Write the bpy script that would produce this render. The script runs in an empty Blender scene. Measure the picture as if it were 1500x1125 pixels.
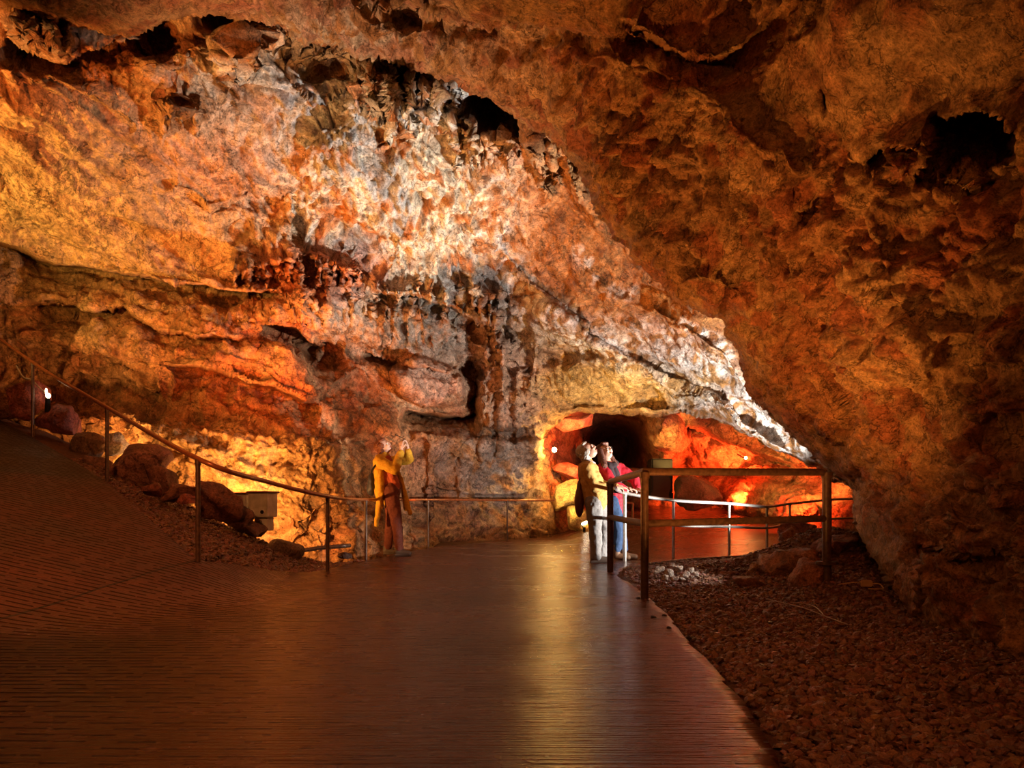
import bpy, bmesh, math, random
import numpy as np
from mathutils import Vector, Matrix
random.seed(7); rng = np.random.default_rng(7)
sc = bpy.context.scene
COL = sc.collection
F = 1000.0; CX = 750.0; HZ = 742.0; HC = 0.70      # focal length in px, centre column, horizon row, eye height in m

def W(px, py, d):
    return Vector(((px-CX)/F*d, d, HC+(HZ-py)/F*d))

# ------------------------------------------------------------------ numpy noise
def _h(ix, iy, iz, s):
    M = 0xFFFFFFFF
    h = (ix.astype(np.int64)*374761393 + iy.astype(np.int64)*668265263 + iz.astype(np.int64)*2147483647 + s*974711) & M
    h = ((h ^ (h >> 13))*1274126177) & M
    h = ((h ^ (h >> 16))*2246822519) & M
    return h ^ (h >> 15)
def perlin(x, y, z, s=0):
    x0=np.floor(x); y0=np.floor(y); z0=np.floor(z)
    fx=x-x0; fy=y-y0; fz=z-z0
    u=fx*fx*fx*(fx*(fx*6-15)+10); v=fy*fy*fy*(fy*(fy*6-15)+10); w=fz*fz*fz*(fz*(fz*6-15)+10)
    def g(a,b,c):
        h=_h(x0+a,y0+b,z0+c,s)
        gx=((h&1023)/511.5-1); gy=(((h>>10)&1023)/511.5-1); gz=(((h>>20)&1023)/511.5-1)
        return gx*(fx-a)+gy*(fy-b)+gz*(fz-c)
    l=lambda a,b,t:a+(b-a)*t
    return l(l(l(g(0,0,0),g(1,0,0),u),l(g(0,1,0),g(1,1,0),u),v),
             l(l(g(0,0,1),g(1,0,1),u),l(g(0,1,1),g(1,1,1),u),v),w)
def fbm(P, sc_, o=4, s=0, st=(1,1,1), gain=.5):
    r=0; a=1; f=sc_
    for i in range(o):
        r=r+a*perlin(P[...,0]*f*st[0]+i*7.3,P[...,1]*f*st[1]+3.1*i,P[...,2]*f*st[2]+1.7*i,s+i*17); a*=gain; f*=2.03
    return r
def billow(P, sc_, o=4, s=0, st=(1,1,1), gain=.5):
    r=0; a=1; f=sc_
    for i in range(o):
        r=r+a*np.abs(perlin(P[...,0]*f*st[0]+i*7.3,P[...,1]*f*st[1]+3.1*i,P[...,2]*f*st[2]+1.7*i,s+i*17)); a*=gain; f*=2.03
    return r
def worley(P, f, s=0, st=(1,1,1)):
    X=P[...,0]*f*st[0]; Y=P[...,1]*f*st[1]; Z=P[...,2]*f*st[2]
    x0=np.floor(X); y0=np.floor(Y); z0=np.floor(Z)
    F1=np.full(X.shape,9.0); F2=np.full(X.shape,9.0); ID=np.zeros(X.shape)
    for a in (-1,0,1):
        for b in (-1,0,1):
            for c in (-1,0,1):
                h=_h(x0+a,y0+b,z0+c,s)
                d=(x0+a+(h&1023)/1023-X)**2+(y0+b+((h>>10)&1023)/1023-Y)**2+(z0+c+((h>>20)&1023)/1023-Z)**2
                m=d<F1
                F2=np.where(m,F1,np.minimum(F2,d)); F1=np.where(m,d,F1); ID=np.where(m,(h>>5)&255,ID)
    return np.sqrt(F1),np.sqrt(F2),ID/255.0
def sm(x,a,b):
    t=np.clip((x-a)/(b-a),0,1); return t*t*(3-2*t)

# ------------------------------------------------------------------ fields over a survey grid
def tps(pts, U, V):
    p=np.array(pts,float); X=p[:,:2]/1000; n=len(p)
    def ph(r2): return np.where(r2>1e-12,.5*r2*np.log(np.maximum(r2,1e-12)),0)
    K=ph(((X[:,None]-X[None])**2).sum(-1))+np.eye(n)*2e-4
    Pm=np.c_[np.ones(n),X]; A=np.zeros((n+3,n+3)); A[:n,:n]=K; A[:n,n:]=Pm; A[n:,:n]=Pm.T
    w=np.linalg.solve(A,np.r_[p[:,2],0,0,0])
    u=U/1000; v=V/1000; out=w[n]+w[n+1]*u+w[n+2]*v
    for i in range(n): out=out+w[i]*ph((u-X[i,0])**2+(v-X[i,1])**2)
    return out
def polydist(poly, U, V, closed=True):
    """distance to a polyline; and the signed side of the nearest piece (positive = below / right of it)"""
    best=np.full(U.shape,1e18); side=np.zeros(U.shape); bt=np.zeros(U.shape); n=len(poly)
    L=0; m=n if closed else n-1
    tot=sum(math.dist(poly[i],poly[(i+1)%n]) for i in range(m))
    for i in range(m):
        a=poly[i]; b=poly[(i+1)%n]; dx=b[0]-a[0]; dy=b[1]-a[1]; ll=math.hypot(dx,dy)
        t=np.clip(((U-a[0])*dx+(V-a[1])*dy)/(ll*ll),0,1)
        ex=U-a[0]-t*dx; ey=V-a[1]-t*dy; d=ex*ex+ey*ey; mk=d<best
        best=np.where(mk,d,best); side=np.where(mk,(dx*ey-dy*ex)/ll,side); bt=np.where(mk,(L+t*ll)/tot,bt); L+=ll
    return np.sqrt(best),side,bt
def inside(poly,U,V):
    r=np.zeros(U.shape,bool); n=len(poly)
    for i in range(n):
        x1,y1=poly[i]; x2,y2=poly[(i+1)%n]
        if y1==y2: continue
        c=((y1>V)!=(y2>V))&(U<(x2-x1)*(V-y1)/(y2-y1)+x1); r^=c
    return r
def sdf(poly,U,V):
    d,_,_=polydist(poly,U,V); return np.where(inside(poly,U,V),d,-d)
def G(U,V,cu,cv,ru,rv,rot=0,p=2):
    c=math.cos(math.radians(rot)); s=math.sin(math.radians(rot))
    a=((U-cu)*c+(V-cv)*s)/ru; b=(-(U-cu)*s+(V-cv)*c)/rv
    return np.exp(-(a*a+b*b)**(p/2))
def ledge(U,V,line,rec=.5,out=.15,wb=25,wa=40,soft=2.5):
    d,s,t=polydist(line,U,V,False)
    sg=np.where(s>=0,1,-1)*d
    fade=sm(t,0,.08)*(1-sm(t,.92,1))
    below=rec*np.exp(-(np.maximum(sg,0)/wb)**1.6)
    above=-out*np.exp(-(np.maximum(-sg,0)/wa)**1.3)
    k=sm(sg,-soft,soft)
    return (below*k+above*(1-k))*fade
def bump(U,V,cu,cv,ru,rv,amp,rot=0,p=3):
    c=math.cos(math.radians(rot)); s=math.sin(math.radians(rot))
    a=((U-cu)*c+(V-cv)*s)/ru; b=(-(U-cu)*s+(V-cv)*c)/rv
    r=np.sqrt(a*a+b*b)
    return amp*np.maximum(0,1-r**p)**.6 if p>0 else amp*np.exp(-r*r)

def mesh_np(name, V, Fq, mat=None, cols=None, smooth=True, parent=None):
    me=bpy.data.meshes.new(name)
    n=len(V); k=Fq.shape[1]; m=len(Fq)
    me.vertices.add(n); me.vertices.foreach_set('co',np.ascontiguousarray(V,np.float32).ravel())
    me.loops.add(m*k); me.loops.foreach_set('vertex_index',np.ascontiguousarray(Fq,np.int32).ravel())
    me.polygons.add(m); me.polygons.foreach_set('loop_start',np.arange(0,m*k,k,dtype=np.int32))
    me.update(calc_edges=True)
    me.polygons.foreach_set('use_smooth',np.full(m,smooth))
    if cols is not None:
        a=me.color_attributes.new('Col','FLOAT_COLOR','POINT')
        c=np.ones((n,4),np.float32); c[:,:3]=np.clip(cols,0,1); a.data.foreach_set('color',c.ravel())
    if mat: me.materials.append(mat)
    me.validate()
    o=bpy.data.objects.new(name,me); COL.objects.link(o)
    if parent: o.parent=parent
    return o
def grid_faces(nv,nu,keep):
    idx=np.arange(nv*nu).reshape(nv,nu)
    f=np.stack([idx[:-1,:-1],idx[1:,:-1],idx[1:,1:],idx[:-1,1:]],-1)
    k=keep[:-1,:-1]&keep[1:,:-1]&keep[1:,1:]&keep[:-1,1:]
    return f[k]
def compact(V,Fq,C=None):
    used=np.zeros(len(V),bool); used[Fq.ravel()]=True
    mp=np.cumsum(used)-1
    return V[used],mp[Fq],(C[used] if C is not None else None)

def sheet(name, u0,u1,v0,v1,step, ctrl, poly=None, holes=(), feat=None, disp=None, col=None, mat=None, rim=.6, rimw=45, back=.05, T=26, rag=5):
    us=np.arange(u0,u1+step,step); vs=np.arange(v0,v1+step,step)
    U,V=np.meshgrid(us,vs)
    N2=np.stack([U,V,np.zeros_like(U)],-1)
    wu=fbm(N2,1/90.,3,s=5)*26+fbm(N2,1/22.,3,s=6)*7; wv=fbm(N2,1/90.,3,s=8)*26+fbm(N2,1/22.,3,s=9)*7
    sd=np.full(U.shape,1e6)
    if poly is not None: sd=np.minimum(sd,sdf(poly,U,V))
    for h in holes: sd=np.minimum(sd,-sdf(h,U,V))
    sd=sd+ (fbm(N2,1/28.,4,s=3)*rag*(np.abs(sd)<150))
    D=tps(ctrl,U,V)
    if feat is not None: D=D+feat(U+wu*.42,V+wv*.42,U,V)
    x=np.clip(sd/rimw,0,1); D=D+rim*(1-np.sqrt(1-(1-x)**2))*(sd<rimw)
    gv,gu=np.gradient(sd,step); gl=np.sqrt(gu*gu+gv*gv)+1e-6
    out=np.maximum(-sd,0); mv=np.where(sd<0,out*1.25,0)
    Up=U+gu/gl*mv; Vp=V+gv/gl*mv; D=D+out*back
    P=np.stack([(Up-CX)/F*D,D,HC+(HZ-Vp)/F*D],-1)
    du=np.gradient(P,axis=1); dv=np.gradient(P,axis=0)
    Nn=np.cross(du,dv); ln=np.linalg.norm(Nn,axis=-1,keepdims=True)+1e-9; Nn=Nn/ln
    # blur the normals a little so that displacement stays coherent at lips
    for _ in range(3):
        Nn[1:-1,1:-1]=(Nn[1:-1,1:-1]*2+Nn[:-2,1:-1]+Nn[2:,1:-1]+Nn[1:-1,:-2]+Nn[1:-1,2:])/6
    Nn/=np.linalg.norm(Nn,axis=-1,keepdims=True)+1e-9
    sgn=np.sign((Nn*(-P+np.array([0,0,HC]))).sum(-1,keepdims=True)); Nn=Nn*np.where(sgn==0,1,sgn)
    Pw=P+.35*np.stack([fbm(P,.9,2,s=31),fbm(P,.9,2,s=32),fbm(P,.9,2,s=33)],-1)
    h=disp(P,Pw,U+wu,V+wv)
    gDv,gDu=np.gradient(D,step); sl=np.sqrt(gDu**2+gDv**2); sl=np.maximum(sl,np.roll(sl,1,0)); sl=np.maximum(sl,np.roll(sl,-1,0))
    k=(1 if rag<=0 else np.clip(.35+x*.65,0,1))/(1+(sl/.12)**2)
    Q=P+Nn*(h*k)[...,None]
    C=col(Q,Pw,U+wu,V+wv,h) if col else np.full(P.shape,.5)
    Fq=grid_faces(len(vs),len(us),sd>-T)
    # orient faces towards the camera side
    Vv,Fq,Cc=compact(Q.reshape(-1,3),Fq[:,::1],C.reshape(-1,3))
    return mesh_np(name,Vv,Fq,mat,Cc)

# ------------------------------------------------------------------ materials
def nmat(name):
    m=bpy.data.materials.new(name); m.use_nodes=True; nt=m.node_tree
    b=nt.nodes['Principled BSDF']; return m,nt,b
def N(nt,t,**k):
    n=nt.nodes.new(t)
    for a,v in k.items():
        if a.startswith('i_'): n.inputs[a[2:].replace('_',' ')].default_value=v
        else: setattr(n,a,v)
    return n
def ramp(nt,fac,stops):
    r=nt.nodes.new('ShaderNodeValToRGB'); e=r.color_ramp.elements
    while len(e)<len(stops): e.new(.5)
    for x,(p,c) in zip(e,stops): x.position=p; x.color=(c,c,c,1) if isinstance(c,(int,float)) else (*c,1)
    nt.links.new(fac,r.inputs[0]); return r.outputs[0]
def mul(nt,a,b,fac=1.0):
    m=nt.nodes.new('ShaderNodeMix'); m.data_type='RGBA'; m.blend_type='MULTIPLY'; m.inputs[0].default_value=fac
    nt.links.new(a,m.inputs[6]); nt.links.new(b,m.inputs[7]); return m.outputs[2]
def rock_mat(name, color=None, rough=.62, bs=1.0, scale=1.0, bumpd=.04, dark=.32, spec=.35, crack=.8):
    m,nt,b=nmat(name); L=nt.links
    tc=N(nt,'ShaderNodeTexCoord'); co=tc.outputs['Object']
    n1=N(nt,'ShaderNodeTexNoise'); n1.inputs['Scale'].default_value=14*scale; n1.inputs['Detail'].default_value=9; n1.inputs['Roughness'].default_value=.68
    n2=N(nt,'ShaderNodeTexNoise'); n2.inputs['Scale'].default_value=3.1*scale; n2.inputs['Detail'].default_value=7; n2.inputs['Roughness'].default_value=.6; n2.inputs['Distortion'].default_value=.6
    v1=N(nt,'ShaderNodeTexVoronoi'); v1.inputs['Scale'].default_value=9*scale
    L.new(co,n1.inputs['Vector']); L.new(co,n2.inputs['Vector'])
    ad=N(nt,'ShaderNodeVectorMath',operation='ADD'); sc1=N(nt,'ShaderNodeVectorMath',operation='SCALE'); sc1.inputs[3].default_value=.25
    L.new(n2.outputs['Color'],sc1.inputs[0]); L.new(co,ad.inputs[0]); L.new(sc1.outputs[0],ad.inputs[1]); L.new(ad.outputs[0],v1.inputs['Vector'])
    if color is None:
        at=N(nt,'ShaderNodeAttribute',attribute_name='Col'); base=at.outputs['Color']
    else:
        rg=N(nt,'ShaderNodeRGB'); rg.outputs[0].default_value=(*color,1); base=rg.outputs[0]
    c=mul(nt,base,ramp(nt,n1.outputs[0],[(.30,dark),(.46,.85),(.62,1.25)]))
    c=mul(nt,c,ramp(nt,n2.outputs[0],[(.32,(.62,.5,.42)),(.5,(1,1,1)),(.68,(1.15,1.1,1.05))]))
    n3=N(nt,'ShaderNodeTexNoise'); n3.inputs['Scale'].default_value=46*scale; n3.inputs['Detail'].default_value=6; n3.inputs['Roughness'].default_value=.7; L.new(co,n3.inputs['Vector'])
    c=mul(nt,c,ramp(nt,n3.outputs[0],[(.34,.45),(.48,.95),(.66,1.3)]))
    v2=N(nt,'ShaderNodeTexVoronoi',feature='DISTANCE_TO_EDGE'); v2.inputs['Scale'].default_value=1.7*scale
    sc2=N(nt,'ShaderNodeVectorMath',operation='SCALE'); sc2.inputs[3].default_value=1.1/scale; L.new(n2.outputs['Color'],sc2.inputs[0])
    ad2=N(nt,'ShaderNodeVectorMath',operation='ADD'); L.new(co,ad2.inputs[0]); L.new(sc2.outputs[0],ad2.inputs[1]); L.new(ad2.outputs[0],v2.inputs['Vector'])
    ck=ramp(nt,v2.outputs[0],[(.0,.30),(.022,1.0)]); c=mul(nt,c,ck,crack)
    L.new(c,b.inputs['Base Color'])
    rr=ramp(nt,n2.outputs[0],[(.35,rough-.22),(.6,rough+.1)]); L.new(rr,b.inputs['Roughness'])
    b.inputs['Specular IOR Level'].default_value=spec
    mx=N(nt,'ShaderNodeMath',operation='MULTIPLY_ADD'); L.new(v1.outputs[0],mx.inputs[0]); mx.inputs[1].default_value=.6; L.new(n1.outputs[0],mx.inputs[2])
    m3=N(nt,'ShaderNodeMath',operation='MULTIPLY_ADD'); L.new(n3.outputs[0],m3.inputs[0]); m3.inputs[1].default_value=.30; L.new(mx.outputs[0],m3.inputs[2])
    m4=N(nt,'ShaderNodeMath',operation='MULTIPLY_ADD'); L.new(ck,m4.inputs[0]); m4.inputs[1].default_value=.5*crack; L.new(m3.outputs[0],m4.inputs[2]); mx=m4
    bp=N(nt,'ShaderNodeBump'); bp.inputs['Strength'].default_value=bs; bp.inputs['Distance'].default_value=bumpd
    L.new(mx.outputs[0],bp.inputs['Height']); L.new(bp.outputs[0],b.inputs['Normal'])
    return m
def plain(name,color,rough=.5,metal=0,spec=.5,noise=0,nscale=20,bump_=0,em=None,es=0):
    m,nt,b=nmat(name); L=nt.links
    b.inputs['Roughness'].default_value=rough; b.inputs['Metallic'].default_value=metal; b.inputs['Specular IOR Level'].default_value=spec
    tc=N(nt,'ShaderNodeTexCoord'); n1=N(nt,'ShaderNodeTexNoise'); n1.inputs['Scale'].default_value=nscale; n1.inputs['Detail'].default_value=6
    L.new(tc.outputs['Object'],n1.inputs['Vector'])
    rg=N(nt,'ShaderNodeRGB'); rg.outputs[0].default_value=(*color,1)
    L.new(mul(nt,rg.outputs[0],ramp(nt,n1.outputs[0],[(.3,1-noise),(.7,1+noise*.5)])),b.inputs['Base Color'])
    if bump_:
        bp=N(nt,'ShaderNodeBump'); bp.inputs['Strength'].default_value=bump_; bp.inputs['Distance'].default_value=.01
        L.new(n1.outputs[0],bp.inputs['Height']); L.new(bp.outputs[0],b.inputs['Normal'])
    if em: b.inputs['Emission Color'].default_value=(*em,1); b.inputs['Emission Strength'].default_value=es
    return m

M_wall=rock_mat('limestone_wall')
M_near=rock_mat('limestone_near',scale=1.6,bumpd=.025,rough=.6,spec=.25)
M_back=rock_mat('limestone_back')

def tag(o,label,cat,group=None,kind=None):
    if label: o['label']=label
    if cat: o['category']=cat
    if group: o['group']=group
    if kind: o['kind']=kind
    return o
def empty(name,loc,rz=0):
    o=bpy.data.objects.new(name,None); COL.objects.link(o); o.location=loc; o.rotation_euler=(0,0,rz); o.empty_display_size=.1
    return o
#==SPLIT==
# ------------------------------------------------------------------ the ground
def gz(x,y):
    p1=.28-.226*(x+2.58)+.167*(y-5.6); p2=.28-.474*(x+2.58)-.057*(y-5.6)
    m=-np.logaddexp(-p1*25,-p2*25)/25
    z=np.logaddexp(0,m*22)/22-.0315*0
    z=np.where(m<-.25,0,z)
    z=z+.085*np.maximum(0,y-10.5)*sm(x,.6,2.6)
    return z
def crest_drop(x,y):
    line=[(-12,11.4),(-7.5,9.7),(-5.4,8.75),(-4.2,8.3),(-3.3,8.0),(-2.5,8.25),(-1.9,8.75),(-1.6,9.3)]
    d,s,t=polydist(line,x,y,False)
    return np.where((s>0),1,-1)*d
def ground_z(x,y):
    z=gz(x,y)-.03
    P=np.stack([x,y,z],-1)
    dd=crest_drop(x,y); z=z-.55*sm(dd,.05,.7)*(1-sm(x,-1.8,-1.4))*sm(y,7,8)
    z=z+.50*np.exp(-(((x-3.25)/.75)**2+((y-6.9)/.7)**2))+.14*np.exp(-(((x-2.75)/.45)**2+((y-5.8)/.5)**2))+.10*np.exp(-(((x-1.9)/1.0)**2+((y-6.9)/.5)**2))
    z=z+.25*sm(x,1.0+.35*y,2.2+.45*y)*sm(-y,-9,-6)
    z=z+fbm(P,.9,3,s=41)*.05+fbm(P,6,3,s=42)*.012
    return z
PATH=[(-.8,.4),(.35,.4),(.62,1.2),(.73,1.83),(.83,2.43),(.89,3.07),(.93,3.72),(1.0,4.3),(1.04,4.95),(1.07,5.9),(1.09,6.9),(1.25,7.75),(1.7,8.5),(2.4,9.2),(3.5,9.9),(5.2,10.5),(8,11),(9,30),(-.2,30),(.9,15.5),(.2,15.0),(-.3,13.9),(-1.2,12.2),(-1.55,11.0),(-1.7,9.9),(-1.95,8.6),(-2.05,7.45),(-2.15,6.93),(-2.58,5.6),(-3.5,6.5),(-4.36,7.35),(-5.0,7.85),(-6.15,8.7),(-8,10.0),(-14,11),(-14,.4)]
def clip_sheet(name,x0,x1,y0,y1,step,poly,zf,lift,thick,mat,ystretch=None):
    xs=np.arange(x0,x1+step,step); ys=[y0]
    while ys[-1]<y1: ys.append(ys[-1]+step*(1 if ys[-1]<11 else 3))
    X,Y=np.meshgrid(xs,np.array(ys)); sd=sdf(poly,X,Y)
    gy,gx=np.gradient(sd); gx=gx/np.gradient(X,axis=1); gy=gy/np.gradient(Y,axis=0); gl=np.sqrt(gx*gx+gy*gy)+1e-6
    o=np.maximum(-sd,0); X2=X+gx/gl*o; Y2=Y+gy/gl*o
    z=zf(X2,Y2)+lift-np.where(sd<-step*.75,thick,0)
    P=np.stack([X2,Y2,z],-1)
    Fq=grid_faces(len(ys),len(xs),sd>-step*2.2)[:,::-1]
    asp=((X2+4.39)*-.65+(Y2-7.4)*.76>0)&(X2<-4.2)
    cc=np.ones(P.shape); cc[asp]=(.55,.85,.8)
    V,Fq,cc=compact(P.reshape(-1,3),Fq,cc.reshape(-1,3))
    return mesh_np(name,V,Fq,mat,cc)
def concrete_mat():
    m,nt,b=nmat('wet_concrete'); L=nt.links
    def math_(op,x,y=None,z=None):
        n=N(nt,'ShaderNodeMath',operation=op)
        for i,v in enumerate((x,y,z)):
            if v is None: continue
            if isinstance(v,(int,float)): n.inputs[i].default_value=v
            else: L.new(v,n.inputs[i])
        return n.outputs[0]
    tc=N(nt,'ShaderNodeTexCoord'); co=tc.outputs['Object']
    def noise(sx,sy,det=3,dist=0,rough=.5):
        mp=N(nt,'ShaderNodeMapping'); mp.inputs['Scale'].default_value=(sx,sy,1); L.new(co,mp.inputs[0])
        n=N(nt,'ShaderNodeTexNoise'); n.inputs['Scale'].default_value=1; n.inputs['Detail'].default_value=det; n.inputs['Distortion'].default_value=dist; n.inputs['Roughness'].default_value=rough
        L.new(mp.outputs[0],n.inputs[0]); return n.outputs[0]
    streak=noise(3,70,4,.2); patch=noise(.9,1.6,6,.4,.62); grain=noise(55,55,5)
    xyz=N(nt,'ShaderNodeSeparateXYZ'); L.new(co,xyz.inputs[0]); x,y=xyz.outputs[0],xyz.outputs[1]
    wy=math_('MULTIPLY_ADD',noise(1.5,1.5,2),.06,y)
    row=math_('FLOOR',math_('MULTIPLY',wy,17)); fy=math_('FRACT',math_('MULTIPLY',wy,17))
    wn=N(nt,'ShaderNodeTexWhiteNoise',noise_dimensions='1D'); L.new(row,wn.inputs['W'])
    fx=math_('FRACT',math_('ADD',math_('MULTIPLY',math_('MULTIPLY_ADD',noise(3,3,2),.12,x),5.2),math_('MULTIPLY',wn.outputs[0],7)))
    side=N(nt,'ShaderNodeMapRange'); L.new(x,side.inputs[0]); side.inputs[1].default_value=-.6; side.inputs[2].default_value=-1.9; side.inputs[3].default_value=0; side.inputs[4].default_value=1
    sd_=side.outputs[0]
    dsh=math_('MULTIPLY',math_('LESS_THAN',fy,math_('MULTIPLY_ADD',sd_,.12,.16)),math_('LESS_THAN',fx,math_('MULTIPLY_ADD',noise(6,9,3),2.4,math_('MULTIPLY_ADD',sd_,.55,-.95))))
    dsh=math_('MULTIPLY',dsh,math_('MULTIPLY_ADD',sd_,.40,.42))
    dash=math_('SUBTRACT',1,dsh)
    wob=math_('MULTIPLY_ADD',noise(2,2,3),.07,-.035)
    def line(px,py,nx,ny,wd):
        d=math_('ADD',math_('MULTIPLY',math_('SUBTRACT',x,px),nx),math_('MULTIPLY',math_('SUBTRACT',y,py),ny))
        d=math_('ABSOLUTE',math_('ADD',d,wob)); return math_('LESS_THAN',d,wd)
    j=line(0,3.02,-.02,1,.007)
    j=math_('MAXIMUM',j,line(-2.58,5.6,.98,-.17,.010))
    j=math_('MAXIMUM',j,line(0,7.7,.05,1,.008))
    rgc=N(nt,'ShaderNodeRGB'); rgc.outputs[0].default_value=(.105,.034,.018,1)
    c=mul(nt,rgc.outputs[0],ramp(nt,patch,[(.3,.5),(.5,1.0),(.72,1.5)]))
    c=mul(nt,c,ramp(nt,grain,[(.3,.7),(.6,1.15)]))
    dk=dash; dkc=N(nt,'ShaderNodeCombineXYZ')
    for i in range(3): L.new(dash,dkc.inputs[i])
    c=mul(nt,c,dkc.outputs[0],.9)
    c=mul(nt,c,ramp(nt,streak,[(.35,.65),(.55,1.1)]))
    at=N(nt,'ShaderNodeAttribute',attribute_name='Col')
    c=mul(nt,c,at.outputs['Color'])
    jm=N(nt,'ShaderNodeMix'); jm.data_type='RGBA'; L.new(j,jm.inputs[0]); L.new(c,jm.inputs[6]); jm.inputs[7].default_value=(.01,.006,.004,1)
    L.new(jm.outputs[2],b.inputs['Base Color'])
    z_=xyz.outputs[2]; mr=N(nt,'ShaderNodeMapRange'); L.new(z_,mr.inputs[0]); mr.inputs[1].default_value=.02; mr.inputs[2].default_value=.16; mr.inputs[3].default_value=0; mr.inputs[4].default_value=.36
    rgh=math_('ADD',ramp(nt,patch,[(.36,.14),(.62,.30)]),math_('MULTIPLY',mr.outputs[0],math_('LESS_THAN',x,-.8)))
    L.new(math_('MAXIMUM',rgh,math_('MULTIPLY',dsh,.85)),b.inputs['Roughness'])
    L.new(math_('MULTIPLY_ADD',dsh,-.4,.5),b.inputs['Specular IOR Level'])
    h=math_('MULTIPLY_ADD',grain,.22,math_('MULTIPLY_ADD',dk,.5,streak)); h=math_('SUBTRACT',h,math_('MULTIPLY',j,1.5))
    bp=N(nt,'ShaderNodeBump'); bp.inputs['Strength'].default_value=.9; bp.inputs['Distance'].default_value=.010
    L.new(h,bp.inputs['Height']); L.new(bp.outputs[0],b.inputs['Normal'])
    return m
M_conc=concrete_mat()
floor=clip_sheet('floor',-12,9,.4,26,.06,PATH,gz,0.0,.07,M_conc); tag(floor,None,None,kind='structure')
# pressed joints between the slabs: thin dark strips of filler lying in the concrete
M_grav=rock_mat('gravel_bed',color=(.16,.07,.04),rough=.75,scale=3,bumpd=.02,dark=.4)
xs=np.arange(-13,10,.07); ys=np.concatenate([np.arange(.4,11,.07),np.arange(11,26,.3)])
X,Y=np.meshgrid(xs,ys); Z=ground_z(X,Y); sdp=sdf(PATH,X,Y); Z=Z-.10*sm(sdp,.0,.14)
V,Fq,_=compact(np.stack([X,Y,Z],-1).reshape(-1,3),grid_faces(len(ys),len(xs),sdp<.5)[:,::-1])
ground=mesh_np('floor_gravel',V,Fq,M_grav); tag(ground,None,None,kind='structure')

def on_ground(px,py,lift=0.0):
    a=(px-CX)/F; b=(HZ-py)/F; ds=np.linspace(1.5,12,900); z=ground_z(a*ds,ds); r=HC+b*ds
    i=int(np.argmax(r<z+lift)); d=float(ds[i]) if (r<z+lift).any() else .7/max(-b,.01)
    return Vector((a*d,d,HC+b*d)),d
# ------------------------------------------------------------------ cave wall and middle ceiling
OPEN=[(812,830),(822,775),(812,735),(799,700),(797,660),(800,632),(826,606),(880,603),(940,610),(1000,603),(1050,612),(1100,640),(1160,668),(1210,695),(1252,716),(1300,745),(1420,800),(1420,900),(812,900)]
C1=[(-300,850,7.5),(-300,500,9.5),(-300,200,7),(-300,-150,5.5),(0,640,11.0),(100,560,10.6),(200,700,10.0),(300,700,9.9),(300,850,9.7),(400,780,9.9),(480,800,10.1),(560,800,11.4),(640,790,13.2),(740,785,14.8),(800,785,15.6),(850,785,16),(560,900,10.8),(740,900,14.5),
 (0,420,10.1),(150,450,10.2),(300,500,10.0),(300,600,10.2),(400,600,10.4),(500,650,10.8),(600,650,12.8),(700,650,14.2),(780,640,14.6),
 (400,430,10.4),(550,430,11.2),(640,450,12),(700,500,13.2),(760,480,13.2),(600,540,12.6),(480,540,11.2),
 (0,300,8.6),(0,100,6.9),(0,0,6.3),(200,100,7.6),(200,300,9.0),(400,300,9.7),(400,150,8.3),(400,0,7.2),(560,150,8.6),(560,300,9.9),(700,350,10.8),(700,220,9.6),(650,100,8.4),
 (850,300,10.2),(850,400,11.2),(850,500,12.4),(850,580,13.6),(950,420,10.8),(1000,480,10.5),(950,560,12.4),(1000,600,12.4),(1100,600,11.0),(1100,500,10.0),(1200,690,10.6),(1250,720,10.5),(1300,760,10.3),(1400,800,10),(1200,500,9.5),(1000,200,8.8),(1000,0,7.5),(1300,300,8.5),(1400,500,9)]
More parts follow.
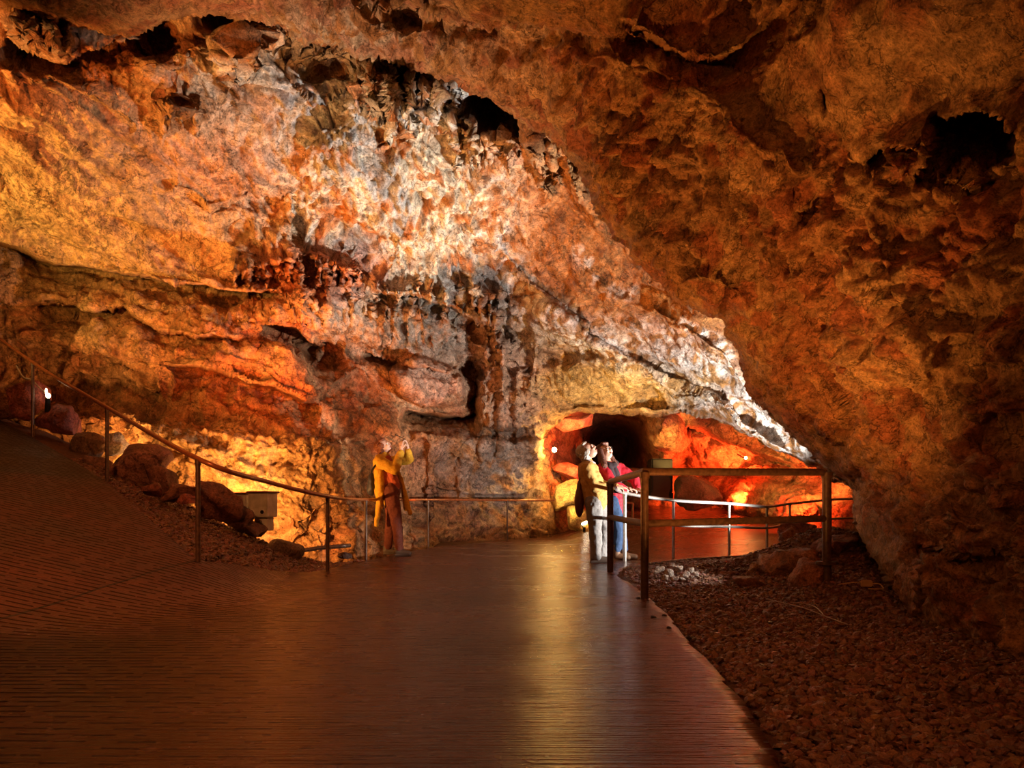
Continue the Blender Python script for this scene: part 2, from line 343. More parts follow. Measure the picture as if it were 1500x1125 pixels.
def feat1(U,V,Uo,Vo):
    D=0
    L=lambda *a,**k: ledge(U,V,*a,**k)
    B=lambda *a,**k: bump(U,V,*a,**k)
    D=D+L([(-80,340),(20,362),(60,382),(150,397),(260,415),(330,427),(420,424)],rec=1.1,out=.25,wb=26,wa=60)
    D=D+L([(30,442),(120,458),(180,448),(240,480),(300,492),(370,498)],rec=.45,out=.22,wb=14,wa=40)
    D=D+L([(110,525),(180,534),(240,548)],rec=.3,out=.1,wb=7,wa=30)
    D=D+L([(240,535),(300,540),(350,556),(400,574),(440,590),(470,592)],rec=.75,out=.3,wb=26,wa=50)
    D=D+L([(440,592),(500,560),(530,540)],rec=.2,out=.1,wb=20,wa=20)
    D=D+B(482,528,30,22,.9,15,p=0)+B(520,590,40,26,.35,20,p=0)
    # lower wall bulges forward of the recess
    D=D-.55*sm(V,575+.06*(U-100),615+.06*(U-100))*sm(-V,-900,-640)*(1-sm(U,480,600))
    D=D+L([(385,478),(430,486),(452,500),(475,512)],rec=.8,out=.25,wb=13,wa=60)
    D=D+B(150,500,120,30,-.25,5,p=2)+B(180,600,60,25,-.1)
    D=D+B(430,545,60,42,-.35,20,p=2)+B(380,450,50,40,-.25,10,p=2)+B(330,520,60,26,-.2,0,p=2)+B(240,430,60,25,-.2,8,p=2)
    # grey flowstone hem above the pale drapery
    D=D+L([(538,420),(560,432),(620,436),(655,448),(690,470),(716,480),(745,470)],rec=.55,out=.35,wb=22,wa=50)
    D=D+L([(330,405),(400,385),(470,384),(510,402),(545,425)],rec=.12,out=.15,wb=26,wa=60)
    D=D+B(460,445,80,50,-.45,10,p=0)
    D=D+B(632,562,66,36,-.85,12,p=9)                 # pinkish block
    D=D+L([(585,598),(620,606),(660,612),(700,606)],rec=1.3,out=.1,wb=15,wa=14)
    D=D+B(691,572,10,42,.9,0)+B(560,520,50,18,.4,10)
    D=D+L([(535,518),(600,536),(660,544),(690,540)],rec=.35,out=.15,wb=10,wa=40)
    # column of rounded formations
    D=D+B(712,470,24,26,-.5,0)+B(728,516,26,30,-.55)+B(722,556,22,24,-.45)+B(752,560,26,34,-.35)+B(745,600,45,34,-.55)+B(735,650,70,60,-.15,0,p=2)
    D=D+B(704,545,9,12,.5)+B(795,480,60,44,-.4,35,p=2)
    D=D+L([(600,628),(680,640),(740,645),(800,640)],rec=-.35,out=0.0,wb=30,wa=20)
    D=D+L([(620,725),(680,722),(740,728),(815,724)],rec=.14,out=.08,wb=5,wa=12)
    D=D+L([(430,800),(470,760),(530,745)],rec=.2,out=.1,wb=6,wa=40)
    # slab cracks, upper left
    D=D+L([(240,283),(280,290),(312,306),(345,294),(425,281)],rec=.14,out=.12,wb=26,wa=30)
    D=D+L([(425,281),(432,330),(430,400)],rec=-.15,out=-.05,wb=40,wa=6)
    D=D+L([(60,110),(120,145),(200,190)],rec=.12,out=.1,wb=8,wa=30)+L([(0,60),(60,85),(100,95),(170,60),(235,60)],rec=.5,out=.1,wb=20,wa=20)
    D=D+B(60,50,50,36,-.4,20)+B(235,50,20,24,.9,30,p=0)+B(312,26,16,12,.7,0,p=0)
    D=D+B(255,165,22,24,-.4,0)
    D=D+B(260,100,70,60,-.25,0,p=2)+B(345,100,26,60,-.35,15,p=2)+B(400,60,30,40,-.3,0,p=2)
    D=D+B(460,70,60,50,.3,20,p=0)
    D=D+B(712,158,40,26,1.8,32,p=0)+B(470,110,25,16,.3)
    FG=[]
    rr=np.random.default_rng(5)
    def fing(u,v0,v1,w,a,sl=0):
        step=Uo[0,1]-Uo[0,0]; i0=max(int((u-3*w-abs(sl)*(v1-v0)-Uo[0,0])/step),0); i1=int((u+3*w+abs(sl)*(v1-v0)-Uo[0,0])/step); j0=max(int((v0-20-Vo[0,0])/step),0); j1=int((v1+12-Vo[0,0])/step)
        Us=Uo[j0:j1,i0:i1]; Vs=Vo[j0:j1,i0:i1]; t=np.clip((Vs-v0)/(v1-v0),0,1); ww=w*(1-.72*t**1.6); q=np.abs(Us-u-sl*(Vs-v0))/ww
        E[j0:j1,i0:i1]-=a*np.sqrt(np.maximum(0,1-q*q))*sm(Vs,v0-18,v0+8)*(1-sm(Vs,v1-2,v1+3))
    E=np.zeros(U.shape)
    for (ua,ub,va,vb0,vb1,w0,w1,a,nn,sl) in ((505,600,100,165,222,7,13,.30,22,.08),(600,688,112,140,182,5,9,.26,20,.0),(655,742,168,205,262,5,9,.28,18,.18),(745,855,165,215,300,6,11,.30,22,.25),(235,288,145,175,205,4,7,.22,12,.05),(342,545,386,404,426,4,8,.22,40,.0),(430,545,420,450,490,5,9,.10,22,0),(350,430,420,440,480,5,9,.08,12,0),(545,735,420,436,474,4,8,.20,40,0),(560,700,455,480,515,5,9,.08,26,0),(690,740,455,480,520,5,9,.16,10,0),(700,790,500,540,700,8,16,.10,14,0),(600,690,640,700,780,10,22,.06,8,0),(400,560,20,60,110,8,16,.18,14,.3),(300,400,40,80,140,8,16,.16,12,.15),(20,100,20,50,80,5,9,.2,12,.1)):
        for q in range(nn):
            u_=rr.uniform(ua,ub); fing(u_,va+rr.uniform(-8,14),rr.uniform(vb0,vb1),rr.uniform(w0,w1),a*rr.uniform(.6,1.2),sl)
    D=D+E
    # hanging clusters
    for c in ((545,140,48,62,-.75,0),(570,165,22,40,-.35,0),(628,135,24,44,-.55,0),(662,140,22,42,-.5,0),(700,205,30,50,-.4,-20),(735,215,24,50,-.3,-15),(790,205,34,50,-.55,-20),(835,250,26,54,-.45,-25),(868,300,26,60,-.4,-25)):
        D=D+bump(U,V,*c)
    D=D+B(640,185,40,26,-.25)+B(600,240,60,50,-.15,0,p=2)+B(500,230,60,60,-.2,0,p=2)
    # descending ceiling to the right: ragged shelves
    D=D+L([(730,360),(775,400),(815,450),(860,490),(920,520),(990,560),(1060,590),(1130,640),(1200,690)],rec=-.28,out=.05,wb=26,wa=12)
    D=D+L([(850,380),(900,430),(960,470),(1010,510),(1060,545)],rec=-.07,out=.04,wb=40,wa=16)
    D=D+L([(790,440),(830,460),(860,470),(850,520)],rec=-.2,out=.0,wb=24,wa=10)
    D=D+L([(940,440),(1000,480),(1060,525),(1110,590)],rec=-.12,out=.05,wb=40,wa=20)
    D=D+L([(960,575),(1040,590),(1100,625),(1160,655)],rec=-.2,out=.05,wb=22,wa=12)
    D=D+B(870,560,110,36,-.35,0,p=2)+B(920,604,100,10,-.3,0,p=4)
    return D
def disp1(P,Pw,U,V):
    cs=math.cos(math.radians(16)); sn=math.sin(math.radians(16))
    A=np.stack([Pw[...,0]*cs-Pw[...,2]*sn,Pw[...,1],Pw[...,0]*sn+Pw[...,2]*cs],-1)
    flow=np.clip(G(U,V,560,270,200,210,0,4)+G(U,V,690,430,90,90)+G(U,V,350,90,110,80),0,1)
    drape=np.clip(G(U,V,470,440,150,60,5,4)+G(U,V,620,490,120,50,0,4)+G(U,V,600,150,120,70,0,4)+G(U,V,770,230,90,90,30,4)+G(U,V,740,560,80,90,0,4)+.6*G(U,V,700,710,130,80,0,4),0,1)
    slab=np.clip(G(U,V,150,240,260,150,20,4),0,1)
    lower=np.clip(G(U,V,330,680,260,110,0,4),0,1)
    h=fbm(P,.55,4,s=1)*.30*(1-.4*slab)
    st=fbm(A,.9,4,s=2,st=(.45,.6,2.6)); h=h+np.tanh(st*5)*.07*(1-flow*.8)*(1-.5*drape)
    h=h-billow(Pw,1.7,4,s=3)*.24*(1-.6*slab)
    h=h-billow(Pw,6,3,s=4)*.075*(1-.5*slab)
    f1,f2,_=worley(Pw,8.5,s=5); h=h+flow*(.5-f1)*.20
    f1,f2,_=worley(Pw,3.4,s=6); h=h+flow*(.5-f1)*.26-(1-flow)*np.exp(-((f2-f1)/.06)**2)*.03*(1-.3*slab)
    fl=billow(Pw,1,3,s=7,st=(5.5,5.5,.8)); h=h+drape*(.5-fl)*.22
    f1,_,_=worley(Pw,5,s=8,st=(1.6,1.6,.6)); h=h+lower*(.5-f1)*.12-lower*billow(Pw,11,3,s=18)*.05
    right=sm(U,760,900)
    c2=math.cos(math.radians(38)); s2=math.sin(math.radians(38)); A2=np.stack([P[...,0]*c2-P[...,2]*s2,P[...,1],P[...,0]*s2+P[...,2]*c2],-1)
    h=h*(1-.45*right)+right*(np.tanh(fbm(A2,1,5,s=12,st=(.5,1.2,3.2))*3.5)*.09-billow(A2,1,4,s=14,st=(3,4,9))*.05)
    slb=G(U,V,170,250,300,150,22,4); c2=math.cos(math.radians(24)); s2=math.sin(math.radians(24)); A2=np.stack([P[...,0]*c2-P[...,2]*s2,P[...,1],P[...,0]*s2+P[...,2]*c2],-1)
    h=h+slb*(np.tanh(fbm(A2,1,4,s=15,st=(.35,.8,3.2))*4)*.06)
    h=h+fbm(P,22,2,s=9)*.008
    return h
def mixc(C,c,w):
    w=np.clip(w,0,1)[...,None]; return C*(1-w)+np.array(c)*w
def col1(Q,Pw,U,V,h):
    C=np.zeros(Q.shape)+np.array((.56,.27,.11))
    n=fbm(Pw,.8,4,s=21); n2=fbm(Pw,2.6,4,s=22); n3=fbm(Pw,7,3,s=23)
    C=mixc(C,(.66,.40,.20),sm(n,-.05,.3)*.7)
    C=mixc(C,(.50,.15,.06),sm(n2,.05,.35)*.5)
    slab=G(U,V,120,280,290,130,22,4); C=mixc(C,(.74,.50,.24),slab*.75)
    C=mixc(C,(.62,.27,.13),G(U,V,290,240,130,55,15)*.7)
    flow=np.clip(G(U,V,560,280,170,210,0,4)+G(U,V,690,420,80,90)+G(U,V,350,100,100,80)*.8+G(U,V,70,40,50,30)+G(U,V,640,150,60,60),0,1)
    C=mixc(C,(.76,.66,.50),flow*sm(n2+n3*.6,-.30,.05))
    C=mixc(C,(.40,.41,.43),flow*sm(n+n3*.3,.02,.25)*.8)
    C=mixc(C,(.36,.38,.43),(G(U,V,460,160,70,55)+G(U,V,60,40,60,30)+G(U,V,650,150,50,40))*sm(n3,-.3,.1)*.9)
    C=mixc(C,(.60,.24,.08),flow*sm(-n2,.15,.38)*.7)
    C=mixc(C,(.58,.16,.05),G(U,V,470,400,110,40,5,4)*.75)
    C=mixc(C,(.55,.17,.07),(G(U,V,380,600,170,40,15)+G(U,V,420,470,60,40))*sm(n2,-.2,.2)*.75)
    C=mixc(C,(.58,.46,.38),G(U,V,640,500,110,60)*sm(n3,-.3,.2)*.85)
    C=mixc(C,(.62,.36,.27),G(U,V,635,560,66,36,10,4)*.7)
    C=mixc(C,(.58,.34,.25),G(U,V,750,560,50,110,0,4)*.7)
    C=mixc(C,(.46,.40,.36),G(U,V,735,700,90,90,0,4)*sm(n2,-.3,.1)*.85)
    C=mixc(C,(.38,.14,.08),G(U,V,640,720,50,70)*.6)
    C=mixc(C,(.42,.41,.40),G(U,V,800,490,60,45,35,4)*.8)
    C=mixc(C,(.66,.40,.16),G(U,V,330,690,230,90,0,4)*.7)
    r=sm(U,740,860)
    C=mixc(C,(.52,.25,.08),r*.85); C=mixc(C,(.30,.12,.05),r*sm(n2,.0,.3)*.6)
    # white calcite crust in streaks along the dipping shelves
    d1,_,_=polydist([(730,370),(790,440),(850,500),(930,545),(1040,600),(1130,650),(1250,720)],U,V,False)
    d2,_,_=polydist([(840,375),(880,415),(960,440),(1040,510),(1100,590),(1140,615)],U,V,False)
    d3,_,_=polydist([(880,480),(960,520),(1050,560),(1130,620),(1250,715)],U,V,False)
    C=mixc(C,(.80,.76,.74),np.exp(-(d1/24)**2)*sm(n3+n2*.6,-.12,.03)*.95)
    C=mixc(C,(.82,.78,.76),np.exp(-(d3/18)**2)*sm(n3+n2*.6,-.25,.0))
    C=mixc(C,(.82,.78,.74),np.exp(-(d2/8)**2)*sm(n3,-.1,.1)*.9)
    C=mixc(C,(.70,.48,.20),G(U,V,890,570,120,34,0,4)*.8)
    C=mixc(C,(.10,.07,.05),sm(-h,.20,.46)*.8)       # crevice shade painted into the colour where the relief is deep
    return C*(.85+.5*np.clip(n3,-.4,.4))[...,None]
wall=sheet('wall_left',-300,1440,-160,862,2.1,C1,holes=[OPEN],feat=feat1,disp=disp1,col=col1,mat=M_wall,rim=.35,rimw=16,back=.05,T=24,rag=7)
tag(wall,None,None,kind='structure')

# ------------------------------------------------------------------ near overhang
NEAR=[(-400,-30),(0,8),(60,32),(130,44),(200,52),(262,24),(330,22),(390,28),(445,60),(490,66),(530,84),(590,98),(640,112),(700,134),(760,172),(800,200),(838,226),(858,268),(880,318),(940,392),(1000,446),(1062,470),(1082,520),(1096,578),(1130,612),(1190,668),(1252,716),(1246,748),(1274,805),(1300,860),(1332,906),(1385,935),(1420,965),(1500,1008),(1600,1075),(1800,1260),(1950,1260),(1950,-600),(-400,-600)]
C2=[(-400,-40,6.0),(0,5,5.6),(200,40,5.7),(400,25,5.8),(560,95,6.0),(700,138,6.2),(800,195,6.3),(880,320,6.5),(980,440,6.6),(1080,520,6.7),(1130,615,6.9),(1250,720,6.5),(1270,790,5.6),(1335,905,4.3),(1420,965,3.6),(1520,1020,3.0),(1650,1120,2.4),(1800,1250,2.0),
 (750,0,4.7),(500,-100,4.4),(0,-150,4.6),(-400,-300,4.2),(1000,100,4.9),(1000,250,5.4),(1100,300,5.1),(1200,150,4.3),(1200,500,5.4),(1300,600,4.7),(1400,700,3.9),(1500,850,3.2),(1500,600,3.4),(1500,300,3.4),(1500,100,3.2),(1300,0,3.5),(1700,500,2.6),(1400,250,3.8),(1000,-300,3.2),(1500,-300,2.4),(1900,300,2.0),(1900,900,2.0),(0,-500,3.2),(800,-500,2.8)]
def feat2(U,V,Uo,Vo):
    D=0
    L=lambda *a,**k: ledge(U,V,*a,**k)
    B=lambda *a,**k: bump(U,V,*a,**k)
    # niche high on the right with fluted back
    nich=[(1364,166),(1385,176),(1405,172),(1432,164),(1460,172),(1480,194),(1472,222),(1452,236),(1446,280),(1420,292),(1392,280),(1352,274),(1336,262),(1360,238),(1370,205)]
    sn=sdf(nich,U*.6+Uo*.4,V*.6+Vo*.4); D=D+.62*sm(sn,-1,7)*(1-.8*sm(V,190,262))-.10*np.abs(np.sin(U*.16+V*.02))*sm(sn,0,12)+L([(1368,168),(1385,178),(1430,166),(1462,172),(1480,195)],rec=.3,out=.12,wb=30,wa=30)
    D=D+L([(1260,232),(1290,214),(1310,212),(1345,228)],rec=.3,out=.1,wb=22,wa=20)+B(1340,220,34,50,-.22,25)+B(1318,250,18,18,-.15)
    D=D+B(1206,140,6,16,.3,0,p=0)
    D=D+L([(560,-40),(610,25),(700,42),(780,40),(860,52),(900,40),(960,75)],rec=.22,out=.22,wb=30,wa=60)
    D=D+L([(900,20),(960,60),(1000,85),(1060,88),(1105,55),(1150,10),(1170,-30)],rec=.35,out=.32,wb=26,wa=50)
    D=D+L([(520,-10),(545,25),(580,30),(610,0)],rec=.2,out=.2,wb=20,wa=30)
    D=D+B(960,330,40,45,.25,0,p=0)
    D=D+L([(960,430),(1010,452),(1062,470)],rec=0,out=.2,wb=10,wa=60)+B(1040,440,60,40,-.2,25,p=2)
    D=D+B(1185,300,16,30,.25,40,p=0)+B(1195,478,14,14,.12,0,p=0)+B(1250,540,8,30,.1,0,p=0)
    # folds of rock running down to the right
    for c in ((1060,180,34,90,-.16,-35),(1110,230,30,80,-.13,-35),(1240,400,26,110,-.12,-28),(1300,420,22,120,-.12,-20),(1210,600,30,110,-.14,-28),(1290,690,36,120,-.18,-15),(1150,420,30,80,-.12,-35)):
        D=D+bump(U,V,*c[:5],rot=c[5],p=0)
    D=D+.10*sm(sdf([(1310,900),(1325,640),(1350,560),(1385,500),(1440,530),(1600,590),(1600,900)],U,V),-14,22)
    D=D+L([(1340,800),(1380,812),(1420,822),(1450,826)],rec=.16,out=.06,wb=8,wa=20)
    D=D+L([(1330,905),(1345,860),(1375,800),(1400,740)],rec=-.12,out=.2,wb=30,wa=8)
    D=D+B(1440,700,70,34,-.14,0,p=0)+B(1410,770,60,30,-.12,10,p=0)+B(1470,640,50,26,.15,10,p=0)
    return D
def disp2(P,Pw,U,V):
    d,_,_=polydist([(430,30),(560,60),(700,130),(860,190),(940,290),(1000,380)],U,V,False)
    sc_=np.exp(-(d/80)**3)
    smooth=np.clip(G(U,V,1290,110,230,110,0,4)+G(U,V,760,-10,220,55,5,4),0,1)
    h=fbm(P,.8,4,s=51)*.20
    h=h-billow(Pw,2.4,4,s=52)*.12*(1-.85*smooth)
    f1,f2,_=worley(Pw,6.5,s=53); h=h+sc_*(.55-f1)*.27
    f1,f2,_=worley(Pw,13,s=57); h=h+(1-smooth)*(.5-f1)*.085+sc_*(.5-f1)*.05
    f1,f2,_=worley(Pw,4.2,s=58); h=h+(1-smooth)*(.5-f1)*.17
    c=math.cos(math.radians(-38)); s=math.sin(math.radians(-38))
    A=np.stack([Pw[...,0]*c-Pw[...,2]*s,Pw[...,1],Pw[...,0]*s+Pw[...,2]*c],-1)
    fol=np.clip(G(U,V,1130,430,190,320,-34,4)*(1-smooth),0,1)
    h=h+fol*(.4-billow(A,1,3,s=54,st=(4.5,3,1.1)))*.34
    h=h-billow(Pw,7,4,s=55)*.07*(1-.85*smooth)
    h=h+fbm(P,30,2,s=56)*.005
    return h
def col2(Q,Pw,U,V,h):
    n=fbm(Pw,1.0,4,s=61); n2=fbm(Pw,3.4,4,s=62); n3=fbm(Pw,9,3,s=63)
    C=np.zeros(Q.shape)+np.array((.50,.25,.10))
    C=mixc(C,(.62,.37,.16),sm(n,-.1,.25)*.8)
    C=mixc(C,(.42,.12,.05),sm(n2+n*.4,.08,.36)*.7)
    C=mixc(C,(.42,.12,.05),G(U,V,1010,30,60,40)*.8)
    C=mixc(C,(.60,.36,.16),G(U,V,1290,110,230,90,0,4)*.7)
    C=mixc(C,(.50,.45,.40),(G(U,V,470,60,110,50)+G(U,V,560,70,150,50)*.6)*sm(n3+n2,-.2,.15)*.9)
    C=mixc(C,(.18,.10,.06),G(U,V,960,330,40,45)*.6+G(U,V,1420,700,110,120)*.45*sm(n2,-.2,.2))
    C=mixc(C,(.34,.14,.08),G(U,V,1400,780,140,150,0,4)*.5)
    C=mixc(C,(.10,.05,.03),sm(-h,.10,.30)*.7); C=mixc(C,(.44,.13,.05),sm(n2-n*.5,.0,.25)*.5*(1-.6*G(U,V,1290,110,230,90,0,4)))  # hollows of the relief painted dark, like crevice shade
    return C*(.85+.5*np.clip(n3,-.4,.4))[...,None]
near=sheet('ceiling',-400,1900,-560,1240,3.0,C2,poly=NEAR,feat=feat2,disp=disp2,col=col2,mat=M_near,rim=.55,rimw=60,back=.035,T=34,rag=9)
tag(near,None,None,kind='structure')

# ------------------------------------------------------------------ chamber behind the opening
C4=[(780,580,16.5),(780,820,16.5),(800,700,15.8),(820,640,17),(840,700,16.8),(850,760,16.5),(880,650,24),(920,640,24),(900,700,23),(900,600,18),(950,640,17.5),(950,700,19),(1000,620,17),(1000,680,19),(1020,720,19),(1060,650,16.5),(1100,620,14.8),(1100,700,16.5),(1150,760,13.4),(1040,738,18.5),(1200,700,13.8),(1200,640,13),(1270,740,12.6),(1270,600,11.8),(1000,560,15),(1380,760,12),(980,800,18),(1150,820,13)]
def feat4(U,V,Uo,Vo):
    D=bump(U,V,970,650,36,50,-1.2,0,p=4)
    D=D+ledge(U,V,[(1000,618),(1050,640),(1100,655),(1130,668),(1180,690)],rec=.5,out=.2,wb=16,wa=20)
    D=D+ledge(U,V,[(1000,690),(1060,690),(1130,680),(1190,700),(1230,690)],rec=.5,out=.3,wb=14,wa=20)
    D=D+ledge(U,V,[(955,665),(975,658),(1000,664)],rec=.3,out=.1,wb=10,wa=6)
    D=D+bump(U,V,1120,730,100,34,-1.0,8,p=2)+bump(U,V,1040,650,40,40,-.6,0,p=2)
    return D
def disp4(P,Pw,U,V):
    h=fbm(P,.5,4,s=71)*.6-billow(Pw,1.3,4,s=72)*.35-billow(Pw,5,3,s=73)*.07
    return h
def col4(Q,Pw,U,V,h):
    n=fbm(Pw,.8,4,s=81); n3=fbm(Pw,5,3,s=83)
    C=np.zeros(Q.shape)+np.array((.58,.30,.14)); C=mixc(C,(.55,.2,.1),sm(n,0,.3)*.5)
    C=mixc(C,(.10,.06,.05),G(U,V,895,680,46,80,0,4)*.9)  # darkness of the unlit recess painted into the colour
    C=mixc(C,(.05,.03,.02),sm(-h,.3,.7)*.7)  # shade of the deep hollows painted in as well
    return C*(.85+.5*np.clip(n3,-.4,.4))[...,None]
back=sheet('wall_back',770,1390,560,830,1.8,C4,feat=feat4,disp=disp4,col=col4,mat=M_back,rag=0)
tag(back,None,None,kind='structure')

# ------------------------------------------------------------------ pipes, rails
def tube_data(pts, r, seg=12, cap=True):
    pts=[Vector(p) for p in pts]; n=len(pts); V=[]; Fc=[]
    t0=(pts[1]-pts[0]).normalized(); a=Vector((0,0,1)) if abs(t0.z)<.9 else Vector((1,0,0))
    u=t0.cross(a).normalized()
    for i,p in enumerate(pts):
        t=((pts[min(i+1,n-1)]-p)+(p-pts[max(i-1,0)])).normalized()
        u=(u-t*u.dot(t)).normalized(); w_=t.cross(u)
        ri=r[i] if isinstance(r,(list,tuple)) else r
        for k in range(seg):
            an=2*math.pi*k/seg; V.append(p+u*math.cos(an)*ri+w_*math.sin(an)*ri)
    for i in range(n-1):
        for k in range(seg):
            a0=i*seg+k; b0=i*seg+(k+1)%seg; Fc.append((a0,b0,b0+seg,a0+seg))
    if cap: Fc.append(tuple(range(seg))[::-1]); Fc.append(tuple((n-1)*seg+k for k in range(seg)))
    return V,Fc
def mesh_list(name,parts,mat,parent=None,smooth=True,loc=None):
    V=[];Fc=[]
    for v,f in parts:
        o=len(V); V+= [tuple(x) for x in v]; Fc+=[tuple(i+o for i in q) for q in f]
    if loc is not None: V=[(x-loc[0],y-loc[1],z-loc[2]) for x,y,z in V]
    me=bpy.data.meshes.new(name); me.from_pydata(V,[],Fc); me.update()
    for p in me.polygons: p.use_smooth=smooth
    me.set_sharp_from_angle(angle=math.radians(42))
    me.materials.append(mat); o=bpy.data.objects.new(name,me); COL.objects.link(o)
    if loc is not None and not parent: o.location=loc
    if parent: o.parent=parent
    return o
def catmull(P,n=10):
    P=[Vector(p) for p in P]; out=[]
    for i in range(len(P)-1):
        a=P[max(i-1,0)]; b=P[i]; c=P[i+1]; d=P[min(i+2,len(P)-1)]
        for k in range(n):
            t=k/n; out.append(.5*((2*b)+(c-a)*t+(2*a-5*b+4*c-d)*t*t+(3*b-a-3*c+d)*t**3))
    out.append(P[-1]); return out
def box_data(c,s,M=None,bev=0):
    bm=bmesh.new(); bmesh.ops.create_cube(bm,size=1); bmesh.ops.scale(bm,vec=s,verts=bm.verts)
    if bev: bmesh.ops.bevel(bm,geom=bm.edges[:],offset=bev,segments=2,affect='EDGES')
    T=Matrix.Translation(c)@(M if M is not None else Matrix.Identity(4)); bm.transform(T)
    bm.verts.ensure_lookup_table(); V=[v.co.copy() for v in bm.verts]; Fc=[tuple(v.index for v in f.verts) for f in bm.faces]; bm.free(); return V,Fc
def sph_data(c,s,M=None,sub=2):
    bm=bmesh.new(); bmesh.ops.create_icosphere(bm,subdivisions=sub,radius=1); bmesh.ops.scale(bm,vec=s if hasattr(s,'__len__') else (s,s,s),verts=bm.verts)
    T=Matrix.Translation(c)@(M if M is not None else Matrix.Identity(4)); bm.transform(T)
    V=[v.co.copy() for v in bm.verts]; Fc=[tuple(v.index for v in f.verts) for f in bm.faces]; bm.free(); return V,Fc
M_rust=plain('weathered_pipe_paint',(.115,.060,.036),.38,.3,.5,.5,30,.25)
M_rail=plain('worn_red_brown_paint',(.42,.13,.045),.30,.25,.55,.4,30,.2)
M_steel=plain('galvanised_steel',(.50,.47,.44),.40,.75,.5,.25,40,.1)
M_black=plain('black_plastic',(.012,.012,.012),.7,0,.15,.2,30)
def rail_thing(name,label,cat,top_pts,posts,r_top,r_post,mt,mp,lower=None,base=None,n=10,smoothed=True):
    root=empty(name,base); tag(root,label,cat)
    def loc(V): return [Vector(v)-Vector(base) for v in V]
    rv,rf=tube_data(catmull(top_pts,n) if smoothed else top_pts,r_top,14); mesh_list('top_rail',[(loc(rv),rf)],mt,root)
    if lower:
        rv,rf=tube_data(catmull(lower,n) if smoothed else lower,r_top*.95,14); mesh_list('lower_rail',[(loc(rv),rf)],mt,root)
    for (x,y,zt,zb,rp) in posts:
        pv,pf=tube_data([(x,y,zb),(x,y,zt)],rp,14)
        mesh_list('post',[(loc(pv),pf)],mp,root)
        cv,cf=tube_data([(x,y,zt-.05),(x,y,zt-.005)],rp*1.22,14); mesh_list('collar',[(loc(cv),cf)],mp,root)
    return root
def Pt(px,py,d): return W(px,py,d)
tp=[(-60,452,9.7),(48,531,8.8),(157,597,7.4),(290,672,5.6),(392,706,6.35),(480,727,7.3),(536,732,9.2),(627,732,12.4),(743,733,14.0),(812,733,14.7)]
top=[Pt(*a) for a in tp]
posts=[]
for i in (1,2,3,5,6,7,8):
    p=top[i]; g=float(gz(np.array(p.x),np.array(p.y))); posts.append((p.x,p.y,p.z,g-.12,.019 if i!=3 else .020))
rail_thing('handrail','low red brown handrail curving down the left ramp and along the back wall','handrail',top,posts,.021,.019,M_rail,M_rust,base=(top[4].x,top[4].y,0))
A=(1.05,7.30);Bp=(1.01,5.20);Cp=(2.61,5.66)
root=rail_thing('barrier_rail','thick two bar brown pipe barrier beside the gravel on the right','barrier',
  [(A[0],A[1],.965),(Bp[0],Bp[1],.965),(Cp[0]-.05,Cp[1]-.01,.985),(Cp[0],Cp[1],.955)],
  [(A[0],A[1],.965,-.1,.034),(Bp[0],Bp[1],.965,-.1,.030),(Cp[0],Cp[1],.985,.05,.037)],.030,.03,M_rust,M_rust,
  lower=[(A[0],A[1],.585),(Bp[0],Bp[1],.57),(Cp[0],Cp[1],.60)],base=(Bp[0],Bp[1],0),smoothed=False)
v,f=tube_data([(Cp[0]-Bp[0],Cp[1]-Bp[1],.22),(Cp[0]-Bp[0],Cp[1]-Bp[1],.245)],.085,16); mesh_list('base_flange',[(v,f)],M_rust,root)
sp=[(1.11,7.42,.93),(1.44,8.72,.875),(2.21,9.35,.785),(3.18,10.0,.745),(4.07,10.9,.70),(4.68,11.5,.745),(5.60,12.0,.82),(6.2,12.1,.84)]
spo=[(x,y,z,float(gz(np.array(x),np.array(y)))-.1,.020) for x,y,z in sp[1:7]]
spo[0]=(spo[0][0],spo[0][1],spo[0][2],-.1,.024)
rail_thing('handrail','slim pale steel handrail curving away behind the thick brown barrier','handrail',sp,spo,.022,.02,M_steel,M_steel,lower=[(x,y,z-.34) for x,y,z in sp],base=(2.21,9.35,0))
fp=[Pt(846,735,15.2),Pt(880,736,15.3),Pt(927,737,15.4)]
rail_thing('handrail','short dark handrail far behind the couple at the chamber mouth','handrail',fp,[(p.x,p.y,p.z,-.1,.028) for p in (fp[0],fp[2])],.028,.02,M_rust,M_rust,lower=None,base=(fp[1].x,fp[1].y,0))
v,f=tube_data(catmull([Pt(436,808,8.95),Pt(465,803,9.0),Pt(500,800,9.05),Pt(512,799,9.2)],5),.028,10); mesh_list('pipe',[(v,f)],M_rust); tag(bpy.data.objects['pipe'],'dark metal pipe lying on the ground at the foot of the left wall','pipe')

